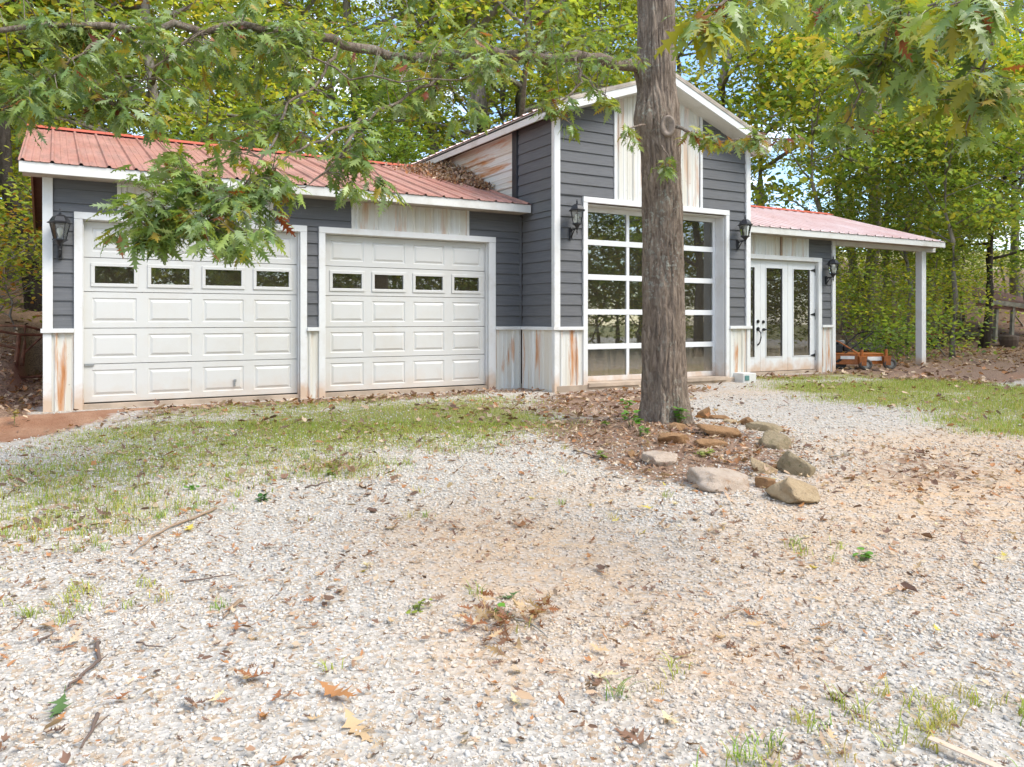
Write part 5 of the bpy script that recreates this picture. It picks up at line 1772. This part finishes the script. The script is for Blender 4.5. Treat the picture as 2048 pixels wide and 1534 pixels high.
# loose tufts with longer blades bending outward
BL2 = (np.array([(-.035, 0, 0), (.035, 0, 0), (.032, .10, .42), (-.032, .10, .42), (.024, .34, .72), (-.024, .34, .72), (0, .72, .80)]), [(0, 1, 2, 3), (3, 2, 4, 5), (5, 4, 6)])
tp, th, tw_, tc = [], [], [], []
for x0, y0, rx_, ry_, n_ in TUFTS:
    for q in range(n_):
        x, y = x0 + rng.normal(0, .6) * rx_, y0 + rng.normal(0, .6) * ry_
        far = math.hypot(x, y)
        base = GC[rng.choice(6, p=[.24, .26, .1, .2, .14, .06])]
        for b in range(int(rng.integers(7, 20))):
            tp.append((x + rng.normal(0, .022), y + rng.normal(0, .022), gz(x, y) - .002))
            th.append(rng.uniform(.035, .085)); tw_.append(rng.uniform(0, 6.283)); tc.append(base * rng.uniform(.8, 1.25))
tp, th, tw_, tc = np.array(tp), np.array(th), np.array(tw_), np.array(tc)
R2 = np.zeros((len(tp), 3, 3))
ln_ = rng.uniform(.5, 1.7, len(tp))
R2[:, 0, 0] = np.cos(tw_); R2[:, 1, 0] = np.sin(tw_)
R2[:, 0, 1] = -np.sin(tw_) * ln_; R2[:, 1, 1] = np.cos(tw_) * ln_
R2[:, 2, 2] = rng.uniform(.6, 1.1, len(tp))
R2 *= th[:, None, None]
R2[:, :2, 0] *= (.085 / th / 1.0)[:, None] * .75
tag(join_stamps('grass', [(BL[0], BL[1], R, gp_[:, :3], c), (BL2[0], BL2[1], R2, tp, tc)], M['grass'], False), 'short patchy grass and weeds growing through the drive and lawn', 'grass', None, 'stuff')

# ------------------------------------------------------------------ single fallen leaves that can be told apart
KIND = {
 'rust': ((.28, .12, .055), 'rust brown oak leaf lying on the pale gravel'),
 'tan': ((.50, .35, .20), 'tan dry oak leaf lying on the pale gravel'),
 'cream': ((.60, .50, .30), 'cream coloured oak leaf lying on the pale gravel'),
 'dark': ((.24, .135, .085), 'dark brown curled oak leaf lying on the pale gravel'),
 'orange': ((.37, .175, .07), 'orange oak leaf lying on the pale gravel'),
 'yellow': ((.52, .42, .08), 'yellow oak leaf lying on the pale gravel'),
}
fm = {}
def fallen(x, y, kind, size, label=None, shape=None, heading=None):
    sh = random.randrange(4) if shape is None else shape
    if (kind, sh) not in fm:
        bv, bf = DRY[sh]
        fm[(kind, sh)] = stamp('fallen_leaf', bv, bf, np.eye(3)[None], np.zeros((1, 3)), np.array([KIND[kind][0] if kind in KIND else (.09, .155, .05)]), M['dryleaf'])
    o = bpy.data.objects.new('fallen_leaf', fm[(kind, sh)])
    C.objects.link(o)
    o.location = (x, y, gz(x, y) + .014)
    o.rotation_euler = (random.gauss(0, .18), random.gauss(0, .18), random.uniform(0, 6.28) if heading is None else heading)
    o.scale = (size, size, size)
    tag(o, label or KIND[kind][1], 'leaf', 'fallen oak leaves scattered over the drive')
    return o
SPECIAL = [
 (758, 1108, 'rust', .17, 'long rust brown leaf alone on white gravel left of the sandy patch'),
 (1178, 1362, 'cream', .13, 'pale wedge shaped leaf on the sandy gravel near the lower middle'),
 (1188, 1388, 'dark', .11, 'dark leaf just below a pale wedge shaped leaf'),
 (690, 1442, 'tan', .17, 'tan lobed leaf near the lower left middle of the drive'),
 (540, 1366, 'rust', .15, 'reddish curled leaf on white gravel at the lower left'),
 (640, 1385, 'orange', .16, 'orange and tan leaf right of a reddish curled leaf'),
 (130, 1404, 'green', .15, 'fresh green oak leaf fallen on the lower left gravel'),
 (735, 1148, 'yellow', .12, 'pale yellow leaf on white gravel left of the sandy track'),
 (1830, 1190, 'orange', .12, 'bright orange leaf on the gravel at the right'),
 (1525, 1243, 'rust', .12, 'rust leaf on the gravel right of the sandy patch'),
 (1312, 1505, 'dark', .17, 'large dark crumpled leaf at the bottom edge of the drive'),
 (1040, 1195, 'green', .12, 'green leaf just behind the clump of dead leaves'),
 (975, 1262, 'rust', .14, 'reddish leaf on top of the clump of dead leaves'),
 (385, 1058, 'yellow', .13, 'yellow leaf beside the long thin stick'),
 (320, 937, 'orange', .13, 'orange brown leaf on gravel below the wide overhead door'),
 (668, 938, 'dark', .14, 'dark leaf in the red brown cluster below the second overhead door'),
 (908, 902, 'orange', .12, 'orange leaf at the edge of the green patch'),
]
for px, py, kd, sz, lb in SPECIAL:
    p = gp(px, py)
    fallen(p.x, p.y, kd, sz, lb)
# the clump of dead leaves in the middle of the drive
for i in range(72):
    px = 985 + random.gauss(0, 26) if i < 46 else 1075 + random.gauss(0, 20)
    py = 1252 + random.gauss(0, 22) if i < 46 else 1232 + random.gauss(0, 14)
    p = gp(px, py)
    o = fallen(p.x, p.y, random.choice(['tan', 'rust', 'dark', 'tan', 'rust']), random.uniform(.05, .10), 'dry leaf in the clump of dead leaves in mid drive')
    o.location.z += random.uniform(0, .035)
    o.rotation_euler = (random.gauss(0, .7), random.gauss(0, .7), random.uniform(0, 6.28))
kinds_ = ['rust'] * 6 + ['tan'] * 8 + ['cream'] * 4 + ['dark'] * 5 + ['orange'] * 3 + ['yellow'] * 1
cnt = 0
while cnt < 190:
    X, Y, t = scatter_view(1, 2.35, 6.6, 0, 1)
    x, y = float(X[0]), float(Y[0])
    if mask(LITTER, x, y) > .5 or mask(GREEN, x, y) > .6: continue
    pr = .35 + .5 * (mnoise.noise((x * 1.2, y * 1.2, 4.4)) + .3) + .35 * sstep(2.0, 4.0, x)
    if random.random() > pr: continue
    kd = random.choice(kinds_)
    d_ = x * FC + y * FS; s_ = (x * FS - y * FC) / d_
    where = ('near the bottom edge' if d_ < 3.2 else 'in mid drive' if d_ < 4.6 else 'on the far part of the drive') + (' at the left' if s_ < -.22 else ' in the centre' if s_ < .22 else ' at the right')
    fallen(x, y, kd, random.uniform(.045, .095), KIND[kd][1].replace('lying on the pale gravel', where))
    cnt += 1

# ------------------------------------------------------------------ sticks
def stick(pts, r, label, mat='dark_wood', lift=.016):
    P = [gp(*p) for p in pts]
    F = []
    for a, b in zip(P[:-1], P[1:]):
        for q in range(4):
            w = a.lerp(b, q / 4)
            F.append(w + Vector((random.gauss(0, .006), random.gauss(0, .006), lift + random.uniform(-.004, .008))))
    F.append(P[-1] + Vector((0, 0, lift)))
    c0 = F[0].copy()
    r *= .72
    rad = [r * (1 - .55 * i / (len(F) - 1)) for i in range(len(F))]
    mb = MB().tube([f - c0 for f in F], rad, 7)
    if len(F) > 5:
        k = F[len(F) // 2] - c0
        mb.tube([k, k + Vector((r * 6, r * 5, r * 2))], [r * .4, r * .2], 5)
    o = obj('stick', mb, M[mat], None, smooth=True)
    o.location = c0
    return tag(o, label, 'stick', 'sticks fallen on the drive')
stick([(432, 1022), (370, 1047), (312, 1073), (265, 1112)], .014, 'longest grey stick, at the left below the grass tufts', 'tan_wood')
stick([(196, 1291), (200, 1327), (165, 1360), (129, 1390)], .012, 'bent brown stick on the gravel at the lower left')
stick([(479, 1209), (462, 1222), (446, 1243)], .013, 'short curved tan stick left of the middle', 'tan_wood')
stick([(365, 1170), (420, 1162), (470, 1154)], .007, 'thin straight twig above a short curved stick')
stick([(198, 1438), (186, 1470), (163, 1505)], .011, 'brown stick near the bottom left corner')
stick([(272, 1294), (325, 1301)], .006, 'tiny dark twig on the white gravel at left')
stick([(1014, 1234), (1060, 1256), (1096, 1283)], .008, 'pale straw stalk lying across the clump of dead leaves', 'grey_wood')
stick([(590, 1264), (635, 1262)], .007, 'short brown twig left of the sandy patch', 'tan_wood')
stick([(1660, 918), (1700, 912)], .014, 'grey stick on the gravel right of the ring of stones', 'grey_wood')
stick([(610, 980), (640, 972), (668, 966)], .010, 'brown twig at the edge of the green patch')
stick([(985, 895), (930, 905)], .009, 'pale twig lying in the green patch', 'grey_wood')
stick([(1150, 905), (1220, 925)], .012, 'dark twig by the flat whitish stone')
stick([(1745, 742), (1775, 745)], .02, 'dark stick on the earth in front of the orange mower')
stick([(80, 1292), (105, 1275)], .008, 'small twig at the far left of the gravel')

# white strip at the corner
p = gp(1898, 1524)
o = obj('paint_stick', MB().box(-.014, .014, -.15, .15, 0, .005), M['bright'], None, bevel=.001)
o.location = (p.x + .05, p.y - .07, p.z + .025); o.rotation_euler = (.06, 0, math.radians(12))
tag(o, 'flat white strip lying in the weeds at the bottom right', 'strip')

# ------------------------------------------------------------------ weeds and seedlings
SEEDLEAF = (np.array([(0, 0, 0), (.38, .25, .05), (.50, .62, .02), (.22, .92, -.04), (0, 1.0, -.06), (-.22, .92, -.04), (-.50, .62, .02), (-.38, .25, .05), (0, .5, -.03)]), [(0, 1, 8), (1, 2, 8), (2, 3, 8), (3, 4, 8), (4, 5, 8), (5, 6, 8), (6, 7, 8), (7, 0, 8)])
def weed(px, py, h, n, ls, label, col=(.11, .26, .03), sp=.5):
    p = gp(px, py)
    e = empty('weed', label, 'plant', tuple(p), 'weeds growing by the oak and the drive')
    st = MB()
    T, A, N = [], [], []
    for k in range(max(4, n // 5)):
        w = random.uniform(0, 6.28)
        top = Vector((math.cos(w) * h * sp * random.uniform(.2, 1), math.sin(w) * h * sp * random.uniform(.2, 1), h * random.uniform(.5, 1)))
        st.tube([(0, 0, -.02), top * .5 + Vector((0, 0, .02)), top], [.004, .003, .002], 4)
        for q in range(5):
            a = random.uniform(0, 6.28)
            T.append(tuple(top * random.uniform(.7, 1) + Vector((random.gauss(0, .02), random.gauss(0, .02), random.gauss(0, .015)))))
            A.append((math.cos(a), math.sin(a), random.uniform(-.3, .3)))
            N.append((random.gauss(0, .3), random.gauss(0, .3), 1))
    obj('stem', st, M['grass_stem'], e, local=True)
    c = np.array(col)[None] * rng.uniform(.7, 1.3, (len(T), 1))
    me = stamp('foliage', SEEDLEAF[0], SEEDLEAF[1], frames(np.array(A), np.array(N), ls * rng.uniform(.6, 1.2, len(T))), np.array(T), c, M['grass'], True)
    o = bpy.data.objects.new('foliage', me); C.objects.link(o); o.parent = e
M['grass_stem'] = plain('green_stem', (.12, .16, .04), .6)
weed(1357, 850, .20, 34, .065, 'bright green weed against the right foot of the oak trunk')
weed(1262, 855, .20, 34, .06, 'bright green weed left of the oak trunk', sp=.8)
weed(1278, 872, .12, 22, .055, 'low green weed just below a taller one left of the oak trunk', sp=1.0)
weed(1256, 822, .16, 18, .055, 'small green weed behind the left foot of the oak trunk')
weed(1208, 855, .08, 14, .045, 'tiny pale seedling farthest left of the oak trunk', (.16, .24, .05))
weed(1205, 918, .06, 14, .05, 'tiny grassy sprig on the gravel left of the whitish stone', (.20, .26, .06), 1.2)
weed(383, 980, .035, 14, .03, 'small bright green weed alone on the left gravel', sp=1.6)
weed(527, 1002, .03, 10, .04, 'dark green sprig on the gravel below the grass', (.05, .14, .03), 1.4)
weed(1412, 912, .06, 12, .045, 'yellow green sprig among the mulch inside the stone ring', (.25, .28, .06), 1.2)
weed(1720, 1122, .04, 18, .04, 'patch of green weed on the right gravel', sp=2.2)
weed(1000, 1230, .03, 8, .03, 'green sprig in the clump of dead leaves', sp=1.5)
weed(834, 1222, .04, 14, .03, 'yellow green weed beside a dark leaf in mid drive', (.26, .30, .05), 1.2)
weed(1430, 766, .05, 10, .04, 'small weed on the gravel in front of the glass door', (.2, .2, .06), 1.4)
weed(28, 850, .17, 14, .04, 'dry yellow weed stalk on the red clay bank', (.40, .34, .12), .25)
weed(655, 1010 - 60, .05, 12, .04, 'tuft at the edge of the red brown leaf cluster', (.2, .25, .05), 1.4)

# ------------------------------------------------------------------ white block by the wing door
p = gp(1500, 764)
t = empty('splash_block', 'small white block with a teal opening at the foot of the middle bay', 'block', tuple(p), None, -.1)
obj('body', MB().box(-.17, .13, -.02, .26, -.05, .16), M['fascia'], t, local=True, bevel=.012)
obj('pipe_end', MB().box(-.14, -.04, -.035, -.021, .03, .12), M['teal'], t, local=True, bevel=.01)

# ------------------------------------------------------------------ mowers under the carport
def wheel(parent, x, y, z, r, w, ang=0, tyre='rubber', hub='galv'):
    ax = Vector((math.cos(ang), math.sin(ang), 0))        # rolling direction
    sd = Vector((-math.sin(ang), math.cos(ang), 0))
    def ringp(rr, off): return [Vector((x, y, z)) + ax * (rr * math.cos(a)) + Vector((0, 0, rr * math.sin(a))) + sd * off for a in np.linspace(0, 2 * math.pi, 25)[:-1]]
    prof = [(r * .55, -w * .42), (r * .9, -w * .5), (r, -w * .3), (r, w * .3), (r * .9, w * .5), (r * .55, w * .42)]
    vs = [q for rr, o_ in prof for q in ringp(rr, o_)]
    n = 24
    fs = [(i * n + k, i * n + (k + 1) % n, ((i + 1) % 6) * n + (k + 1) % n, ((i + 1) % 6) * n + k) for i in range(6) for k in range(n)]
    wv = obj('wheel', MB().add(vs, fs), M[tyre], parent, smooth=True, local=True)
    h = MB().slab(ringp(r * .56, -w * .3), sd * (w * .6)).slab(ringp(r * .2, -w * .5), sd * w)
    obj('hub', h, M[hub], wv, local=True)
    return wv

M['tyre'] = plain('dusty_tyre_rubber', (.075, .068, .06), .85)
mx, my = polar(1722, 17.55)
mz = gz(mx, my)
mo = empty('brush_mower', 'orange walk behind mower with two caster wheels under the carport', 'mower', (mx, my, mz), None, -.80)
mo.scale = (1.2, 1.15, .98)
L_ = lambda nm, mb, mat, **k: obj(nm, mb, M[mat], mo, local=True, **k)
# local x runs right along the facade, y into the depth
deck = MB()
deck.slab([(-.78, .02, .13), (-.06, -.06, .13), (-.06, -.06, .36), (-.78, .02, .36)], (0, .03, 0))
deck.slab([(.06, .10, .13), (.44, .30, .13), (.44, .30, .36), (.06, .10, .36)], (-.012, .03, 0))
deck.slab([(-.06, -.06, .13), (.06, .10, .13), (.06, .10, .36), (-.06, -.06, .36)], (-.02, .02, 0))
deck.slab([(-.78, .02, .33), (-.06, -.06, .33), (.06, .10, .33), (.44, .30, .33), (.36, .85, .33), (-.70, .85, .33)], (0, 0, .035))
deck.slab([(-.78, .02, .13), (-.70, .85, .13), (-.70, .85, .36), (-.78, .02, .36)], (.03, 0, 0))
L_('deck', deck, 'orange', bevel=.008)
L_('skirt', MB().slab([(-.80, .01, .12), (-.04, -.075, .12), (-.04, -.075, .16), (-.80, .01, .16)], (0, -.014, 0)).slab([(.07, .085, .12), (.46, .29, .12), (.46, .29, .13), (.07, .085, .13)], (.008, -.014, 0)), 'orange')
L_('decal', MB().slab([(-.36, -.035, .24), (-.12, -.062, .24), (-.12, -.062, .31), (-.36, -.035, .31)], (0, -.004, 0)), 'label_paint')
L_('decal', MB().slab([(.13, .128, .20), (.40, .27, .20), (.40, .27, .29), (.13, .128, .29)], (.002, -.004, 0)), 'label_paint')
def caster(x, y):
    L_('caster_fork', MB().tube([(x, y + .03, .46), (x, y + .03, .30)], .028, 10).box(x - .05, x + .07, y - .055, y - .035, .10, .30).box(x - .05, x + .07, y + .055, y + .075, .10, .30).box(x - .06, x + .08, y - .055, y + .075, .28, .31), 'orange', bevel=.005)
    wheel(mo, x + .06, y + .01, .125, .125, .075, .35, 'tyre', 'galv')
    L_('caster_pin', MB().tube([(x, y + .03, .44), (x, y + .03, .52)], .016, 8), 'black')
caster(.0, -.13)
caster(.47, .21)
wheel(mo, -.60, -.06, .15, .15, .09, .1, 'tyre', 'rubber')
L_('engine', MB().box(-.62, -.28, .30, .68, .37, .56).lathe([(.14, 0), (.15, .05), (.12, .10), (.05, .12)], (-.45, .48, .56), 14).box(-.26, -.16, .36, .56, .40, .52), 'black', bevel=.02)
L_('air_cover', MB().lathe([(.07, 0), (.075, .06), (.05, .08)], (-.30, .42, .58), 12), 'galv')
L_('handle_bar', MB().tube([(-.05, .05, .37), (-.35, .18, .62), (-.80, .30, .86), (-1.1, .32, .90)], .014, 8).tube([(.0, .55, .37), (-.32, .62, .62), (-.80, .66, .86), (-1.1, .66, .90)], .014, 8).tube([(-1.1, .32, .90), (-1.1, .66, .90)], .014, 8), 'orange')

lx, ly = polar(1672, 17.9)
lm = empty('push_mower', 'black push mower half hidden behind the corner of the wing', 'mower', (lx, ly, gz(lx, ly)), None, -.75)
L2 = lambda nm, mb, mat, **k: obj(nm, mb, M[mat], lm, local=True, **k)
L2('deck', MB().slab([(-.45, -.2, .08), (.02, -.2, .08), (.06, -.1, .2), (.02, .0, .24), (-.45, .0, .24)], (0, .42, 0)), 'galv', bevel=.02)
L2('engine', MB().box(-.32, -.06, -.08, .14, .24, .40).lathe([(.13, 0), (.13, .04), (.08, .08)], (-.19, .03, .40), 12), 'black', bevel=.015)
wheel(lm, .06, -.24, .12, .12, .05, 0, hub='rubber')
wheel(lm, -.42, -.24, .12, .12, .05, 0, hub='rubber')
L2('handle_bar', MB().tube([(-.10, -.20, .18), (.30, -.18, .46), (.76, -.15, .84)], .014, 8).tube([(-.10, .22, .18), (.12, .22, .42), (.52, .24, .80)], .014, 8).tube([(.76, -.15, .84), (.70, .06, .86), (.52, .24, .80)], .014, 8), 'black')

# ------------------------------------------------------------------ lean-to shelter at the right edge
sx, sy = polar(1995, 32.0)
sh = empty('lean_to_shelter', 'brown roofed lean-to shelter on pale posts at the right edge of the woods', 'shelter', (sx, sy, gz(sx, sy)), None, -YAW + .35)
sh.scale = (1, 1, .84)
S_ = lambda nm, mb, mat, **k: obj(nm, mb, M[mat], sh, local=True, **k)
S_('roof', MB().slab([(-1.1, 0, 2.25), (3.6, 0, 1.72), (3.6, 2.6, 2.65), (-1.1, 2.6, 3.2)], (0, 0, .05)), 'brown_roof')
S_('eave_beam', MB().slab([(-1.1, -.05, 2.02), (3.6, -.05, 1.52), (3.6, -.05, 1.74), (-1.1, -.05, 2.25)], (0, .06, 0)), 'grey_wood')
S_('lower_beam', MB().slab([(-1.1, .02, 1.85), (3.6, .02, 1.36), (3.6, .02, 1.5), (-1.1, .02, 2.0)], (0, .06, 0)), 'brown_roof')
for x, y in ((.05, .1), (.85, .0), (2.9, .1)):
    S_('post', MB().slab([(x - .08, y, -.4), (x + .05, y, -.4), (x + .17, y, 1.9 - .1 * x), (x + .04, y, 1.9 - .1 * x)], (0, .12, 0)), 'grey_wood')
for x in (.25, 1.15):
    S_('rope', MB().tube([(x + .02, .2, 1.85), (x - .06, .2, .62)], .016, 6).lathe([(.03, -.05), (.045, 0), (.02, .05)], (x - .06, .2, .60), 8), 'bulb')
S_('hook_bar', MB().tube([(.55, .5, 1.9), (.56, .5, .5)], .035, 6).tube([(.40, .5, 1.72), (.75, .5, 1.74)], .02, 6), 'dark_wood')
px_, py_ = polar(2018, 31.4)
o = obj('feed_bin', MB().lathe([(.30, 0), (.36, .25), (.34, .4), (.22, .46)], (0, 0, 0), 14), M['dark_wood'])
o.location = (px_, py_, gz(px_, py_)); tag(o, 'dark rounded bin under the lean-to shelter', 'bin')

# pale log along the slope, red wagon in the shade
a, b = polar(1893, 33.5), polar(1990, 33.0)
pa = Vector((*a, gz(*a) + .12)); pb = Vector((*b, gz(*b) + .12))
o = obj('fallen_log', MB().tube([(0, 0, 0), (pb - pa) * .5 + Vector((0, 0, .02)), pb - pa], [.10, .09, .07], 10), M['grey_wood'], None, smooth=True)
o.location = pa; tag(o, 'pale straight log lying along the foot of the slope', 'log')
wx, wy = polar(1808, 29.5)
wg = empty('utility_wagon', 'dark red low wagon standing in the shade behind the carport post', 'wagon', (wx, wy, gz(wx, wy)), None, -YAW)
obj('bed', MB().box(-1.0, 1.3, -.35, .35, .42, .50).box(-1.0, 1.3, -.37, -.351, .40, .68).box(-1.0, 1.3, .351, .37, .40, .68).box(-1.02, -1.001, -.35, .35, .40, .68).box(1.301, 1.32, -.35, .35, .40, .68), M['red_paint'], wg, local=True)
for x in (-.75, 1.05):
    for y in (-.42, .42):
        wheel(wg, x, y, .24, .24, .1, 0, hub='red_paint')
obj('tow_bar', MB().tube([(1.3, 0, .42), (1.8, 0, .5), (2.1, 0, .85)], .025, 6), M['rust'], wg, local=True)
bx_, by_ = polar(1690, 26.5)
bl = empty('lumber_stack', 'grey boards stacked on the leaves behind the mower', 'lumber', (bx_, by_, gz(bx_, by_)), None, -YAW + .1)
for i in range(5):
    obj('plank', MB().box(-1.3 + .1 * (i % 2), 1.2 + .12 * (i % 3), -.3 + .05 * i, -.05 + .05 * i, .08 + .055 * i, .125 + .055 * i), M['grey_wood'], bl, local=True)
obj('bearer', MB().box(-.9, -.8, -.4, .4, -.15, .079).box(.7, .8, -.4, .4, -.15, .079), M['dark_wood'], bl, local=True)

# ------------------------------------------------------------------ rusty pipe frame left of the garage
rx, ry = polar(40, 14.2)
rz_ = gz(rx, ry)
rf = empty('pipe_frame', 'rusty pipe frame on a small iron wheel left of the garage', 'farm implement', (rx, ry, rz_), None, -YAW)
def hpt(px, py, t=14.2):
    q = at(px, py, t) - Vector((rx, ry, rz_))
    w = Vector((q.x * math.cos(YAW) - q.y * math.sin(YAW), q.x * math.sin(YAW) + q.y * math.cos(YAW), q.z))
    return w
def pipe(nm, pts, r=.024):
    return obj(nm, MB().tube([hpt(*p) for p in pts], r, 8), M['rust'], rf, local=True)
pipe('top_rail', [(-60, 650, 14.0), (50, 652, 14.2), (92, 662, 14.6)], .022)
pipe('side_rail', [(-40, 655, 13.4), (37, 669, 13.9), (95, 670, 14.4)], .024)
pipe('lower_rail', [(-40, 681, 13.6), (35, 697, 13.9)], .022)
pipe('upright', [(38, 670, 13.9), (35, 700, 13.9), (29, 745, 13.9)], .036)
pipe('upright', [(50, 652, 14.2), (49, 690, 14.2), (44, 732, 14.2)], .032)
pipe('brace', [(84, 673, 14.4), (50, 704, 14.2)], .02)
pipe('drawbar', [(28, 756, 13.8), (92, 752, 14.3)], .022)
wc = hpt(28, 757, 13.75)
ring = lambda r0: [wc + Vector((r0 * math.cos(a), 0, r0 * math.sin(a))) for a in np.linspace(0, 2 * math.pi, 17)]
wl_ = obj('iron_wheel', MB().tube(ring(.10), .02, 6, False), M['rust'], rf, local=True)
for a in range(5):
    w = a * 2 * math.pi / 5
    obj('spoke', MB().tube([wc, wc + Vector((.09 * math.cos(w), 0, .09 * math.sin(w)))], .013, 5), M['galv'] if False else M['rust'], wl_, local=True)
